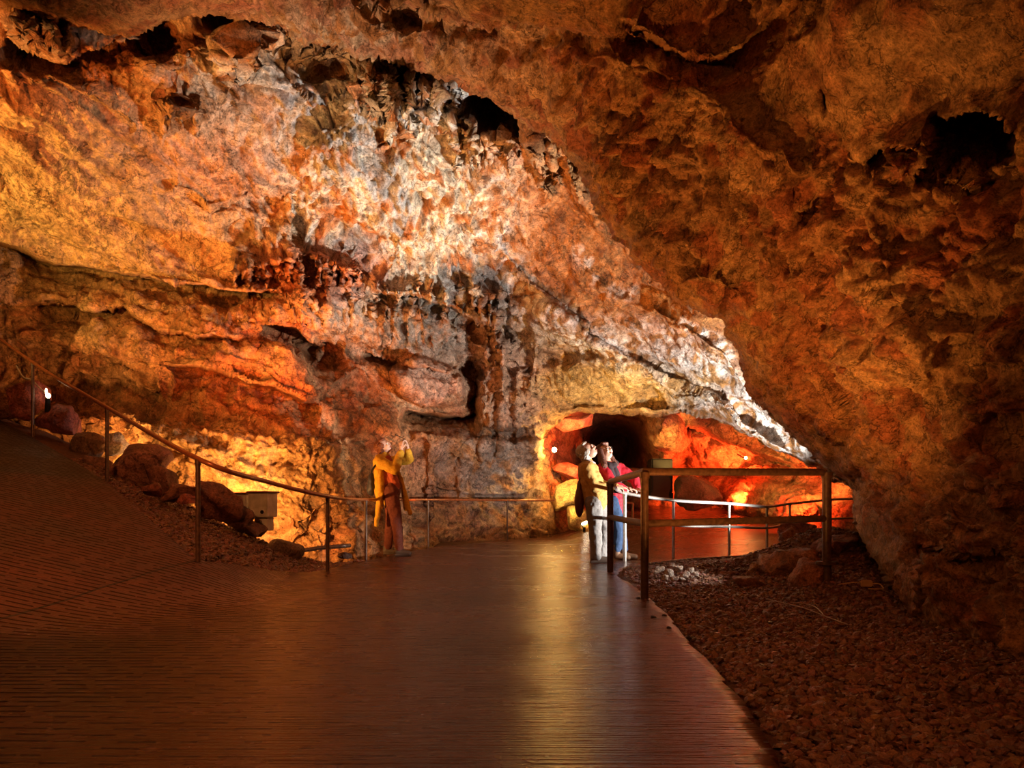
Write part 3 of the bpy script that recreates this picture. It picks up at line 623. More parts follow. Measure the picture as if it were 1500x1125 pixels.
# ------------------------------------------------------------------ rocks
def rock_obj(name,label,px,py,d,w_,h_,color,seed=0,rz=0,ry=0,boxy=.5,dep=None,sub=4,cat='rock',group=None,mat=None,amp=.16,sink=0,c=None):
    wm=w_*d/F; hm=h_*d/F; dm=(dep if dep else .85*wm)
    bm=bmesh.new(); bmesh.ops.create_icosphere(bm,subdivisions=sub,radius=1)
    V=np.array([v.co for v in bm.verts]); Fc=np.array([[v.index for v in f.verts] for f in bm.faces]); bm.free()
    V/=np.linalg.norm(V,axis=1,keepdims=True)
    p=2+boxy*10; rr=(np.abs(V)**p).sum(1)**(-1/p); V=V*rr[:,None]
    # random planar cuts make facets
    r2=np.random.default_rng(seed+100)
    for _ in range(9):
        nrm=r2.normal(size=3); nrm/=np.linalg.norm(nrm); k=r2.uniform(.62,.9)
        dd=V@nrm-k; V=V-np.where(dd>0,dd*.92,0)[:,None]*nrm
    Q=V*np.array([wm/2,dm/2,hm/2])
    S=Q+seed*3.7
    sz=max(wm,hm); hh=fbm(S,1.4/sz,4,s=seed)*amp*sz-billow(S,4/sz,3,s=seed+5)*amp*.45*sz
    Nn=V/np.linalg.norm(V,axis=1,keepdims=True); Q=Q+Nn*hh[:,None]
    R=Matrix.Rotation(math.radians(rz),3,'Z')@Matrix.Rotation(math.radians(ry),3,'Y'); Q=Q@np.array(R).T
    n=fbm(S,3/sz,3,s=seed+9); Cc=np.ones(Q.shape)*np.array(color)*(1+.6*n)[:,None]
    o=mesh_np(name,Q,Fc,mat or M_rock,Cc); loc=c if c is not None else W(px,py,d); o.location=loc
    tag(o,label,cat,group); return o
M_rock=rock_mat('loose_rock',scale=2.2,bumpd=.02,rough=.6)
RB=(.30,.10,.06); BR=(.34,.17,.09); OC=(.55,.33,.15); PL=(.62,.50,.36)
rock_obj('boulder','squarish red boulder behind the highest handrail post at far left',40,588,9.15,54,58,(.36,.10,.07),1,10,0,.6)
rock_obj('rock','low dark red rock under the small flame shaped lamp',92,617,9.0,66,46,(.30,.09,.07),2,0,5,.3)
rock_obj('rock','small dark red rock left of the red boulder on the ledge',10,604,9.3,40,30,(.2,.08,.05),3)
rock_obj('rock','flat dark rock left of the pale lit yellow stone',137,650,8.7,46,44,(.20,.11,.06),4,0,12,.3)
rock_obj('rock','pale yellow stone lit from behind beside second handrail post',170,650,8.55,36,32,PL,5,20,-15,.2)
rock_obj('rock','small dark stone directly below the pale yellow stone',150,682,8.2,40,28,(.24,.11,.07),6)
rock_obj('boulder','big angular red brown boulder between second and third handrail posts',208,680,8.1,82,64,(.34,.15,.10),7,25,14,.45)
rock_obj('rock','dark wedge of rock leaning on the right side of the big angular boulder',238,706,7.95,52,44,(.26,.11,.07),8,0,25,.4)
rock_obj('rock','small reddish lump at the top of the gravel slope below big boulder',226,717,7.4,32,20,(.32,.11,.07),9)
rock_obj('rock','low brown rock behind the third handrail post, left side',262,722,7.6,50,30,(.30,.12,.07),10,0,6,.3)
rock_obj('rock','small brick red stone on gravel left of third handrail post',274,732,7.1,24,15,(.42,.12,.08),11,0,-10,.5)
rock_obj('boulder','blocky dark boulder with a flat top right of third handrail post',320,737,7.6,62,60,(.26,.10,.06),12,30,6,.85)
rock_obj('rock','dark jagged rock in front of the grey equipment boxes',350,756,7.75,46,40,(.16,.07,.05),13,0,28,.3)
rock_obj('rock','thin slab of dark rock on the bank below the equipment boxes',366,774,7.8,48,22,(.20,.09,.06),14,0,24,.3)
rock_obj('boulder','smooth dark rounded boulder at the low end of the left gravel slope',416,806,7.95,60,28,(.17,.10,.07),15,0,8,.1,amp=.06)
rock_obj('rock','small dark stone on rubble between two left handrail posts',505,813,8.8,20,11,(.15,.08,.06),16)
# right hand group
rock_obj('rock','squat dark red rock at the near edge of the pale stones',1070,832,7.0,40,24,(.28,.09,.06),20,0,0,.4)
rock_obj('rock','small brown rock in front of the squat dark red rock',1062,845,6.6,46,20,(.30,.13,.08),21,0,6,.4)
rock_obj('boulder','long orange brown boulder lying left of the barrier end post',1142,828,6.35,96,42,(.42,.20,.11),22,8,-8,.3)
rock_obj('boulder','blocky brown boulder touching foot of the barrier end post',1192,842,5.75,62,44,(.36,.15,.09),23,20,0,.5)
rock_obj('rock','small ochre stone left of the long orange brown boulder',1108,836,6.5,34,24,(.52,.30,.14),24)
rock_obj('rock','flat dark red stone in front of long orange brown boulder',1098,852,6.1,60,14,(.28,.11,.07),25)
rock_obj('boulder','dark rubble boulder behind the barrier end post',1218,800,6.5,84,46,(.24,.10,.07),26,0,-6,.4)
rock_obj('rock','red tinted craggy rock on the mound behind the barrier',1166,784,7.3,58,34,(.36,.13,.09),27)
rock_obj('rock','pointed orange edged rock on left shoulder of the mound',1158,792,7.1,30,36,(.45,.2,.1),28,0,-20,.3)
rock_obj('rock','dark flat rock at the foot of the overhanging wall, upper one of two',1338,928,4.35,78,16,(.22,.10,.07),29,0,-3,.3,sub=4)
rock_obj('rock','angular dark rock with a flat top below the overhanging wall tip',1346,956,3.95,58,32,(.24,.12,.09),30,0,0,.4)
rock_obj('rock','thin leaning slab at the shaded base of the right wall',1412,946,3.85,34,36,(.18,.09,.07),31,0,30,.4)
rock_obj('rock','dark stone in deep shade at lower right of the gravel',1470,985,3.3,60,28,(.16,.08,.06),32,0,10,.4)
# inside the chamber
rock_obj('rock_slab','red lit slab hanging from the chamber roof left of its mouth',838,620,16.0,82,26,(.62,.25,.14),40,0,-2,.9,dep=1.4,amp=.05)
rock_obj('rock','red lit tilted slab below the bright star lamp',832,690,15.9,50,24,(.62,.2,.12),41,0,24,.8,amp=.06)
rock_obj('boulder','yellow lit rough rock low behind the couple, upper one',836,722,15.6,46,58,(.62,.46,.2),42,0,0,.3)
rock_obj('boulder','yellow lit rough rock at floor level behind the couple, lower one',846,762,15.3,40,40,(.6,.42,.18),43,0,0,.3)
rock_obj('boulder','black shadowed boulder inside the chamber right of the cabinet',1022,722,15.6,62,58,(.10,.06,.05),44,0,0,.6)  # near-black colour stands in for its backlit silhouette
rock_obj('boulder','low dark boulder in the chamber between cabinet and the couple',925,716,18.0,50,60,(.10,.06,.05),45,0,0,.4)  # dark colour imitates a boulder seen against the light
# stones coloured pale to stand in for the lamp's white light patch
k=0
for (px,py,s_) in ((966,833,15),(980,838,17),(993,832,14),(1003,842,16),(1012,835,12),(974,846,11),(988,848,12),(960,840,9),(1020,842,9),(985,828,9),(1000,849,9),(1012,847,8)):
    c_,d=on_ground(px,py+s_*.25,.035); rock_obj('pale_stone','pale stone standing in for the bright light patch on the gravel behind the barrier',px,py,d,s_,s_*.7,(.66,.55,.46),50+k,0,0,.3,sub=3,cat='stone',c=c_+Vector((0,0,.02)),group='pale stones in the white light patch'); k+=1
for k,(px,py) in enumerate(((1009,934),(980,920),(974,902),(935,877),(957,905))):
    d=.70*F/(py-HZ); rock_obj('pebble','tiny dark pebble on the wet path near its gravel edge',px,py,d,9,6,(.05,.03,.03),70+k,0,0,.2,sub=2,cat='pebble',group='dark pebbles on the wet path edge')

# ------------------------------------------------------------------ gravel stones (uncountable)
def gravel(name,label,n,xr,yr,smin,smax,accept,seed):
    r=np.random.default_rng(seed)
    x=r.uniform(*xr,n); yy=yr[0]*(yr[1]/yr[0])**r.uniform(0,1,n)
    k=accept(x,yy,r); x=x[k]; yy=yy[k]; n=len(x)
    z=ground_z(x,yy)
    bm=bmesh.new(); bmesh.ops.create_icosphere(bm,subdivisions=1,radius=1); V0=np.array([v.co for v in bm.verts]); F0=np.array([[v.index for v in f.verts] for f in bm.faces]); bm.free()
    V0=V0/np.linalg.norm(V0,axis=1,keepdims=True); nv=len(V0)
    sz=r.uniform(smin,smax,n)*(1+.25*r.normal(size=n).clip(-1,2))
    V=np.repeat(V0[None],n,0)*(1+.26*r.normal(size=(n,nv,1)).clip(-1.4,1.4))
    V=V*np.stack([sz*r.uniform(.8,1.3,n),sz*r.uniform(.7,1.1,n),sz*r.uniform(.45,.8,n)],-1)[:,None,:]
    a=r.uniform(0,6.28,n); t=r.normal(size=n)*.45
    c,s=np.cos(t),np.sin(t); X=V[...,0]*c[:,None]-V[...,2]*s[:,None]; Z_=V[...,0]*s[:,None]+V[...,2]*c[:,None]
    c,s=np.cos(a),np.sin(a); Y=X*s[:,None]+V[...,1]*c[:,None]; X=X*c[:,None]-V[...,1]*s[:,None]
    Q=np.stack([X+x[:,None],Y+yy[:,None],Z_+(z+sz*.22)[:,None]],-1).reshape(-1,3)
    Fq=(F0[None]+np.arange(n)[:,None,None]*nv).reshape(-1,3)
    b=r.uniform(.55,1.35,n); col=np.stack([.20*b,.085*b*r.uniform(.8,1.25,n),.050*b*r.uniform(.7,1.4,n)],-1)
    o=mesh_np(name,Q,Fq,M_pebble,np.repeat(col,nv,0),smooth=False); tag(o,label,'gravel',kind='stuff'); return o
M_pebble=rock_mat('gravel_stone',scale=6,bumpd=.006,rough=.42,bs=.6,spec=.5,crack=0)
def acc_r(x,y,r):
    k=sdf(PATH,x,y)<-.03
    return k&(x>.3)&(x<.75+.62*y)&(y<9.6)
gravel('gravel_patch','loose reddish brown gravel between wet path and right wall','gravel' and 60000,(.3,6.2),(1.15,9.6),.013,.021,acc_r,3)
def acc_l(x,y,r):
    k=sdf(PATH,x,y)<-.02
    return k&(x<-1.2)&(crest_drop(x,y)<.25)
gravel('gravel_slope','loose red gravel sloping down behind the left handrail',26000,(-5.2,-1.3),(5.4,10.5),.014,.024,acc_l,4)

# ------------------------------------------------------------------ equipment
M_grey=plain('grey_painted_metal',(.60,.58,.46),.45,.2,.5,.3,12,.1)
M_white=plain('cream_painted_metal',(.62,.58,.48),.45,0,.5,.15,12)
M_lid=plain('rusty_lid',(.16,.06,.035),.5,.2,.4,.4,14)
def equip(px,py,d,w_,h_,dep,label,ports,stand=False):
    c=W(px,py,d); rt=empty('equipment_box',(c.x,c.y,c.z-h_/2),math.radians(-14)); tag(rt,label,'equipment')
    mesh_list('body',[box_data((0,dep/2,h_/2),(w_,dep,h_),bev=.008)],M_grey,rt)
    mesh_list('lid',[box_data((0,dep/2,h_+.012),(w_+.03,dep+.03,.024),bev=.005)],M_lid,rt)
    for x in ports:
        o=mesh_list('port',[tube_data([(x,-.012,.06),(x,.01,.06)],.032,16)],M_white,rt)
        mesh_list('port_hole',[tube_data([(x,-.016,.06),(x,-.005,.06)],.023,14)],M_black,o)
    if stand:
        mesh_list('stand',[box_data((.0,dep/2+.02,-.08),(w_*.7,dep*.6,.16),bev=.005)],M_white,rt)
        mesh_list('bracket',[tube_data([(x,-.03,z) for x,z in ((.0,-.06),(.07,-.04),(.09,-.12),(.02,-.13))],.005,6)],M_black,rt)
    return rt
equip(377,740,7.95,.25,.28,.22,'grey metal box with two round ports behind the rocks on the left',(-.07,.07),True)
equip(352,739,8.15,.16,.24,.2,'pale box standing left of the grey two port box',())
def bulbmat(n,c,s): return plain(n,(.9,.8,.6),.4,em=c,es=s)
M_bulbY=bulbmat('lit_amber_bulb',(1,.75,.35),60); M_bulbW=bulbmat('lit_white_lens',(1,.9,.7),14)
# flame shaped lamp at far left
c=W(70,597,8.9); rt=empty('lantern',c); tag(rt,'small lit lamp on a black stem among the rocks at far left','lamp')
mesh_list('stem',[tube_data([(0,0,-.06),(0,0,.12)],[.035,.028],12)],M_black,rt)
mesh_list('bulb',[sph_data((.005,0,.155),(.03,.03,.035)),sph_data((-.02,0,.21),(.015,.015,.045))],bulbmat('lit_flame_bulb',(1,.72,.4),9),rt)
v,f=tube_data(catmull([W(24,536,9.0),W(34,552,8.9),W(46,556,8.9),W(56,566,8.85),W(66,575,8.85)],5),.008,8); mesh_list('cable',[(v,f)],plain('pale_cable',(.55,.45,.3),.5)); tag(bpy.data.objects['cable'],'thin pale cable leading down to the small lamp at far left','cable')
def bulb_lamp(px,py,d,r,label,mat,rot=None,house=True):
    c=W(px,py,d); rt=empty('cave_lamp',c); tag(rt,label,'lamp')
    mesh_list('bulb',[sph_data((0,-.02,0),(r,r,r))],mat,rt)
    mesh_list('housing',[tube_data([(0,.0,0),(0,.10,0)],[r*1.1,r*.7],12)],M_black,rt)
    mesh_list('bracket',[tube_data([(0,.08,0),(0,.5,.12)],.014,8)],M_black,rt)
bulb_lamp(812,659,15.0,.055,'brightly glaring amber bulb at the left side of the chamber mouth',M_bulbY)
bulb_lamp(1092,671,14.6,.03,'small distant amber bulb on the red chamber wall',M_bulbY)
c=W(856,766,14.6); rt=empty('floodlight',c,0); tag(rt,'small lit floodlight near floor behind the trouser legs of grey haired person','lamp')
mesh_list('housing',[box_data((0,.04,-.02),(.16,.1,.09),Matrix.Rotation(-.45,4,'Y'),.01)],M_black,rt)
mesh_list('lens',[sph_data((0,-.01,0),(.075,.02,.03),Matrix.Rotation(-.45,4,'Y'))],M_bulbW,rt)
mesh_list('foot',[box_data((0,.05,-.20),(.05,.05,.28))],M_black,rt)
# dark cabinet in the chamber
c=W(970,722,15.9); rt=empty('cabinet',c); tag(rt,'black upright cabinet below the yellow lit rock inside the chamber','cabinet')
mesh_list('body',[box_data((0,.25,.40),(.50,.5,.80),bev=.02)],M_black,rt); mesh_list('door',[box_data((0,-.008,.42),(.44,.02,.70),bev=.005)],M_black,rt)
mesh_list('plinth',[box_data((0,.25,-.08),(.52,.46,.16))],M_black,rt)
# junction box and cables on the gravel
M_beige=plain('yellowed_plastic',(.50,.30,.12),.5,0,.4,.2,20)
gx,gy_=W(1269,871,5.35).x,5.35; gzv=float(ground_z(np.array([gx]),np.array([gy_]))[0])+.03
rt=empty('junction_box',(gx,gy_,gzv),math.radians(-20)); tag(rt,'small yellowish junction box with a looped cable on gravel near right wall','junction box')
mesh_list('case',[box_data((0,0,.03),(.085,.05,.05),bev=.008)],M_beige,rt)
mesh_list('cord',[tube_data(catmull([(.04,0,.03),(.09,-.01,.03),(.11,-.05,.0),(.06,-.09,-.0),(.0,-.10,0.0)],6),.005,8)],M_beige,rt)
mesh_list('lead',[tube_data(catmull([(-.04,0,.04),(-.1,.02,.03),(-.2,.03,.01)],5),.004,8)],M_beige,rt)
for pts,lb in (([(1122,872),(1150,878),(1182,886),(1215,896),(1242,906)],'long thin cable lying on gravel, longer one running toward right wall'),([(1158,876),(1180,880),(1196,884),(1206,893)],'short thin cable lying just above the longer one on gravel')):
    P3=[]
    for px,py in pts:
        d=.66*F/(py-HZ); x=(px-CX)/F*d; P3.append((x,d,float(ground_z(np.array([x]),np.array([d]))[0])+.035))
    o=mesh_list('cable',[tube_data(catmull(P3,5),.0035,6)],plain('grey_cable',(.3,.2,.14),.4)); tag(o,lb,'cable')

# ------------------------------------------------------------------ people
def cone_data(p0,r0,p1,r1,seg=14):
    p0=Vector(p0);p1=Vector(p1)
    return [sph_data(p0,r0),sph_data(p1,r1),tube_data([p0,p1],[r0,r1],seg)]
def blob(name,prims,mat,parent,voxel=.010,smooth=6,sub=False):
    parts=[]
    for p in prims:
        if p[0]=='c': parts+=cone_data(p[1],p[2],p[3],p[4])
        elif p[0]=='e': parts.append(sph_data(p[1],p[2],p[3] if len(p)>3 else None,3))
        elif p[0]=='b': parts.append(box_data(p[1],p[2],p[3] if len(p)>3 else None))
    o=mesh_list(name,parts,mat,parent)
    m=o.modifiers.new('r','REMESH'); m.mode='VOXEL'; m.voxel_size=voxel; m.use_smooth_shade=True
    s=o.modifiers.new('s','SMOOTH'); s.factor=.5; s.iterations=smooth
    if mat.name.split('.')[0] in ('mustard_wool','mustard_jumper','terracotta_top','chestnut_trousers','grey_trousers','crimson_jacket','blue_denim','dark_scarf','dark_nylon'):
        t=bpy.data.textures.new(name+'_folds','CLOUDS'); t.noise_scale=.075; t.noise_depth=1
        dm=o.modifiers.new('d','DISPLACE'); dm.texture=t; dm.strength=.024; dm.mid_level=.5; dm.texture_coords='LOCAL'
    return o
def chain(pts,rs): return [('c',pts[i],rs[i],pts[i+1],rs[i+1]) for i in range(len(pts)-1)]
def rotm(yaw,pitch,roll=0):
    return Matrix.Rotation(math.radians(yaw),4,'Z')@Matrix.Rotation(math.radians(-pitch),4,'Y')@Matrix.Rotation(math.radians(roll),4,'X')
def head(c,yaw,pitch,k=1.0,open_=False):
    """head facing +x before rotation; returns prims and a placing function"""
    R=rotm(yaw,pitch); c=Vector(c)
    def T(x,y,z): return c+(R@Vector((x*k,y*k,z*k)))
    def E(x,y,z,a,b,d,extra=None): return ('e',T(x,y,z),(a*k,b*k,d*k),R@extra if extra else R)
    pr=[E(-.012,0,.03,.093,.074,.085),E(.02,0,-.035,.066,.058,.072),E(.052,0,-.072,.032,.034,.026),
        E(.082,0,.028,.012,.045,.010),E(.094,0,-.002,.014,.011,.026),E(.102,0,-.016,.013,.014,.010),
        E(.072,.036,-.02,.016,.018,.016),E(.072,-.036,-.02,.016,.018,.016),
        E(.084,0,-.040,.010,.022,.006),E(.080,0,-.058 if not open_ else -.068,.011,.020,.007),
        E(-.005,.076,-.005,.018,.009,.030),E(-.005,-.076,-.005,.018,.009,.030)]
    return pr,T,R
def hand(wrist,dirv,palm_n,side=1,curl=.9,k=1.0):
    """palm and five bent fingers; dirv along the fingers, palm_n out of the palm"""
    w_=Vector(wrist); d=Vector(dirv).normalized(); n=Vector(palm_n); n=(n-d*n.dot(d)).normalized(); s=d.cross(n)*side
    pr=[('c',w_,.024*k,w_+d*.035*k,.026*k)]
    for i,(o,L0) in enumerate(((-.027,.072),(-.009,.082),(.009,.078),(.026,.062))):
        b=w_+d*.082*k+s*o*k; pr.append(('c',w_+d*.02*k+s*o*.6*k,.015*k,b,.012*k))
        q=b; ang=0
        for j,fr in enumerate((.45,.3,.25)):
            ang+=curl*(.35+.35*j+.04*i); q2=q+(d*math.cos(ang)+n*math.sin(ang))*L0*fr*k; pr.append(('c',q,(.0100-.001*j)*k,q2,(.0092-.001*j)*k)); q=q2
    t0=w_+d*.025*k-s*.028*k; t1=t0+(d*.6-s*.75+n*.25).normalized()*.036*k; t2=t1+(d*.85-s*.1+n*.5).normalized()*.030*k
    pr+=[('c',t0,.015*k,t1,.011*k),('c',t1,.011*k,t2,.009*k)]
    return pr
def face_parts(T,R,body,k=1.0,open_=False,lip=(.35,.08,.06)):
    for s in (-1,1):
        e=mesh_list('eye',[sph_data(T(.076,.030*s,.008),.0115*k)],M_eye,body)
        mesh_list('iris',[sph_data(T(.0855,.030*s,.010),(.004*k,.006*k,.006*k),R)],M_iris,e)
        mesh_list('eyebrow',[sph_data(T(.090,.030*s,.030),(.005*k,.018*k,.0045*k),R)],M_brow,body)
    mesh_list('mouth',[sph_data(T(.088,0,-.052),(.010*k,.020*k,(.013 if open_ else .006)*k),R)],M_lip,body)
M_eye=plain('eye_white',(.8,.78,.75),.2); M_iris=plain('iris',(.06,.04,.03),.2); M_brow=plain('eyebrow_hair',(.18,.10,.06),.8); M_lip=plain('lips',(.38,.10,.08),.4)
M_skin=plain('skin',(.68,.40,.29),.5,0,.4,.08,30)
def cloth(n,c,r=.85): return plain(n,c,r,0,.2,.22,60,.35)
M_must=cloth('mustard_wool',(.66,.34,.03)); M_jump=cloth('mustard_jumper',(.60,.36,.11)); M_terra=cloth('terracotta_top',(.50,.11,.05)); M_choc=cloth('chestnut_trousers',(.16,.045,.03))
M_shoe=plain('grey_brown_shoe',(.09,.06,.045),.6); M_gtro=cloth('grey_trousers',(.26,.245,.24)); M_redj=cloth('crimson_jacket',(.50,.022,.04),.6); M_jean=cloth('blue_denim',(.035,.065,.14)); M_scarf=cloth('dark_scarf',(.05,.035,.04))
M_hairR=plain('auburn_hair',(.20,.055,.02),.6,0,.4,.5,90,1.0); M_hairG=plain('silver_hair',(.60,.52,.46),.6,0,.4,.35,90,1.0); M_hairB=plain('brown_hair',(.16,.06,.04),.6,0,.4,.5,90,1.0)
def hair_blob(name,prims,mat,par,amp=.5):
    o=blob(name,prims,mat,par,.008,3)
    t=bpy.data.textures.new(name,'CLOUDS'); t.noise_scale=.02
    dm=o.modifiers.new('d','DISPLACE'); dm.texture=t; dm.strength=.018*amp; dm.mid_level=.5; dm.texture_coords='LOCAL'
    return o

# --- woman with phone, by the left handrail
rt=empty('person',(-1.68,9.85,0)); tag(rt,'person in long mustard cardigan and dark red trousers taking a picture upward','person')
hd,T,R=head((-.165,-.01,1.555),-12,32)
shR=(-.20,-.17,1.345); elR=(.02,-.20,1.23); wrR=(.10,-.10,1.52); shL=(-.17,.17,1.355); elL=(.17,.13,1.40); wrL=(.17,.02,1.55)
legR=[(-.05,-.09,.92),(.03,-.105,.50),(.07,-.12,.10)]; legL=[(-.06,.09,.92),(-.08,.10,.50),(-.13,.10,.10)]
body=hd+chain([(-.155,0,1.49),(-.18,0,1.42)],[.052,.056])+chain([(-.18,0,1.38),(-.13,0,1.15),(-.06,0,.95)],[.105,.10,.115])
body+=chain([(-.19,-.12,1.36),(-.17,.12,1.36)],[.065,.065])
body+=chain([shR,elR,wrR],[.052,.042,.027])+chain([shL,elL,wrL],[.052,.042,.027])
body+=hand(wrR,(-.05,.1,1),(.3,.75,0),1,.9)+hand(wrL,(-.10,-.35,.9),(-.8,-.2,.1),-1,.9)
body+=chain(legR,[.082,.055,.036])+chain(legL,[.082,.055,.036])+[('c',(.06,-.12,.05),.036,(.20,-.14,.03),.028),('c',(-.14,.10,.05),.036,(-.01,.11,.03),.028)]
bo=blob('body',body,M_skin,rt,.0065,4); face_parts(T,R,bo,open_=True)
hair_blob('hair',[('e',T(-.045,0,.045),(.088,.088,.088),R),('e',T(.02,0,.10),(.06,.07,.032),R),('e',T(-.06,.03,-.04),(.06,.06,.06),R),('e',T(-.06,-.035,-.05),(.055,.05,.06),R),('e',T(-.01,-.07,.02),(.05,.03,.05),R)],M_hairR,bo,1.6)
blob('top',chain([(-.165,0,1.36),(-.11,0,1.14),(-.05,0,.95)],[.118,.118,.128])+[('e',(-.155,0,1.42),(.075,.08,.05)),('c',(-.06,-.05,1.2),.07,(.0,-.05,.98),.08)],M_terra,rt,.009,5)
coat=chain([(-.20,-.13,1.375),(-.175,.13,1.38)],[.082,.082])+chain([(shR[0],shR[1],shR[2]),(elR[0],elR[1]-.0,elR[2]-.01),(.09,-.105,1.47)],[.085,.078,.052])+chain([shL,(elL[0],elL[1],elL[2]-.01),(.175,.03,1.50)],[.082,.072,.050])
coat+=chain([(-.235,-.11,1.33),(-.205,-.12,1.1),(-.20,-.13,.9)],[.075,.07,.075])+chain([(-.22,.10,1.33),(-.19,.12,1.1),(-.17,.13,.9)],[.075,.07,.075])+chain([(-.24,0,1.35),(-.215,0,1.1),(-.20,0,.9),(-.21,0,.70)],[.07,.065,.05,.035])
coat+=chain([(-.20,-.13,.9),(-.22,-.13,.66),(-.255,-.12,.44)],[.06,.042,.030])+chain([(-.17,.13,.9),(-.14,.14,.7),(-.13,.14,.5)],[.06,.04,.03])
coat+=chain([(-.04,.11,1.30),(.05,.14,1.12),(.12,.15,.85),(.19,.15,.60)],[.035,.032,.034,.034])+chain([(-.02,.13,1.2),(.08,.17,.95),(.12,.17,.66)],[.03,.03,.03])
coat+=[('c',(-.15,-.03,1.44),.062,(-.165,0,1.40),.075)]
blob('cardigan',coat,M_must,rt,.009,5)
tr=chain([(-.05,-.02,.98),(-.05,-.02,.9)],[.125,.13])+chain([legR[0],legR[1],(.075,-.12,.11)],[.115,.084,.062])+chain([legL[0],legL[1],(-.13,.10,.11)],[.115,.084,.058])
blob('trousers',tr,M_choc,rt,.009,5)
for (x,y_) in ((.06,-.12),(-.14,.10)):
    blob('shoe',[('c',(x-.02,y_,.055),.048,(x+.16,y_-.02,.036),.036),('c',(x-.02,y_,.10),.045,(x,y_,.07),.05),('b',(x+.06,y_-.01,.010),(.23,.07,.018))],M_shoe,rt,.007,3)
ph=empty('phone',(-1.68+.075,9.80,1.70)); ph.rotation_euler=(0,math.radians(25),0); tag(ph,'dark phone held up by the person in the long cardigan','phone')
mesh_list('case',[box_data((.0,0,0),(.150,.075,.009),bev=.003)],M_black,ph); mesh_list('screen',[box_data((0,0,-.005),(.140,.066,.002))],plain('phone_glass',(.03,.03,.04),.1),ph)
bag=empty('backpack',(-1.68-.34,9.85,.85)); tag(bag,'small dark bag worn on the back of the person in the long cardigan','bag')
blob('pouch',[('e',(0,0,.17),(.055,.12,.17)),('e',(-.02,0,.10),(.05,.10,.10))],plain('dark_nylon',(.035,.035,.05),.55,0,.4,.3,30,.3),bag,.01,4)
mesh_list('strap',[tube_data(catmull([(.04,-.09,.30),(.03,-.17,.34),(.09,-.20,.44),(.15,-.15,.50)],5),.010,8)],M_black,bag)

# --- grey haired person at the silver rail
rt=empty('person',(1.04,8.60,0)); tag(rt,'silver haired person in mustard jumper and grey trousers leaning on rail','person')
hd,T,R=head((-.085,-.02,1.395),-14,40,1.02,True)
shR=(-.12,-.15,1.17); elR=(-.02,-.20,.94); wrR=(.22,-.12,.945); shL=(-.06,.15,1.18); elL=(.10,.12,.98); wrL=(.30,-.02,.95)
legR=[(-.02,-.08,.76),(.0,-.085,.42),(.01,-.09,.09)]; legL=[(.04,.08,.76),(.14,.08,.42),(.10,.09,.09)]
body=hd+chain([(-.09,0,1.32),(-.09,0,1.24)],[.052,.058])+chain([(-.08,0,1.19),(-.02,0,.98),(.0,0,.80)],[.11,.11,.12])
body+=chain([shR,elR,wrR],[.050,.040,.027])+chain([shL,elL,wrL],[.050,.040,.027])+hand(wrR,(1,.15,-.15),(0,.1,-1),1,.8)+hand(wrL,(1,.0,-.2),(0,.1,-1),-1,.8)
body+=chain(legR,[.080,.052,.036])+chain(legL,[.080,.052,.036])+[('c',(.02,-.09,.05),.036,(.15,-.10,.03),.028),('c',(.06,.09,.05),.036,(.19,.09,.03),.028)]
bo=blob('body',body,M_skin,rt,.0065,4); face_parts(T,R,bo,1.02,True)
hair_blob('hair',[('e',T(-.05,0,.04),(.095,.090,.092),R),('e',T(.01,0,.10),(.055,.07,.03),R),('e',T(-.075,0,-.05),(.065,.078,.065),R),('e',T(-.02,-.075,-.0),(.05,.025,.055),R)],M_hairG,bo,.8)
J=chain([(-.10,-.10,1.18),(-.07,.10,1.18)],[.095,.095])+chain([(-.085,0,1.16),(-.03,0,.95),(.01,0,.76)],[.135,.14,.15])+chain([(-.05,-.03,1.05),(.03,-.03,.80)],[.14,.15])
J+=chain([shR,(elR[0],elR[1],elR[2]),(.19,-.13,.945)],[.080,.068,.044])+chain([shL,elL,(.27,.0,.95)],[.080,.064,.042])+[('c',(-.09,0,1.26),.07,(-.085,0,1.22),.085)]
blob('jumper',J,M_jump,rt,.009,5)
mesh_list('necklace',[tube_data([Vector((-.085+.09*math.cos(a),.085*math.sin(a),1.275-.03*math.cos(a))) for a in [i*math.pi/8 for i in range(17)]],.010,8)],plain('grey_scarf_edge',(.45,.42,.45),.4),rt)
blob('trousers',chain([(.01,0,.78),(.01,0,.74)],[.135,.135])+chain([legR[0],legR[1],(.01,-.09,.08)],[.115,.082,.070])+chain([legL[0],legL[1],(.10,.09,.08)],[.115,.082,.070]),M_gtro,rt,.009,5)
for (x,y_) in ((.02,-.09),(.06,.09)):
    blob('shoe',[('c',(x-.04,y_,.05),.045,(x+.15,y_,.035),.036),('b',(x+.05,y_,.012),(.27,.09,.024))],M_shoe,rt,.007,3)
bag=empty('shoulder_bag',(1.04-.19,8.62,.62)); tag(bag,'dark brown bag hanging behind back of the silver haired person','bag')
blob('pouch',[('e',(0,0,.14),(.06,.11,.20)),('e',(0,0,.30),(.035,.08,.12))],plain('brown_leather',(.12,.045,.02),.5,0,.4,.3,30,.2),bag,.01,4)
mesh_list('strap',[tube_data(catmull([(.0,-.03,.40),(.03,-.10,.50),(.07,-.12,.60),(.12,-.06,.66)],5),.009,8)],M_black,bag)

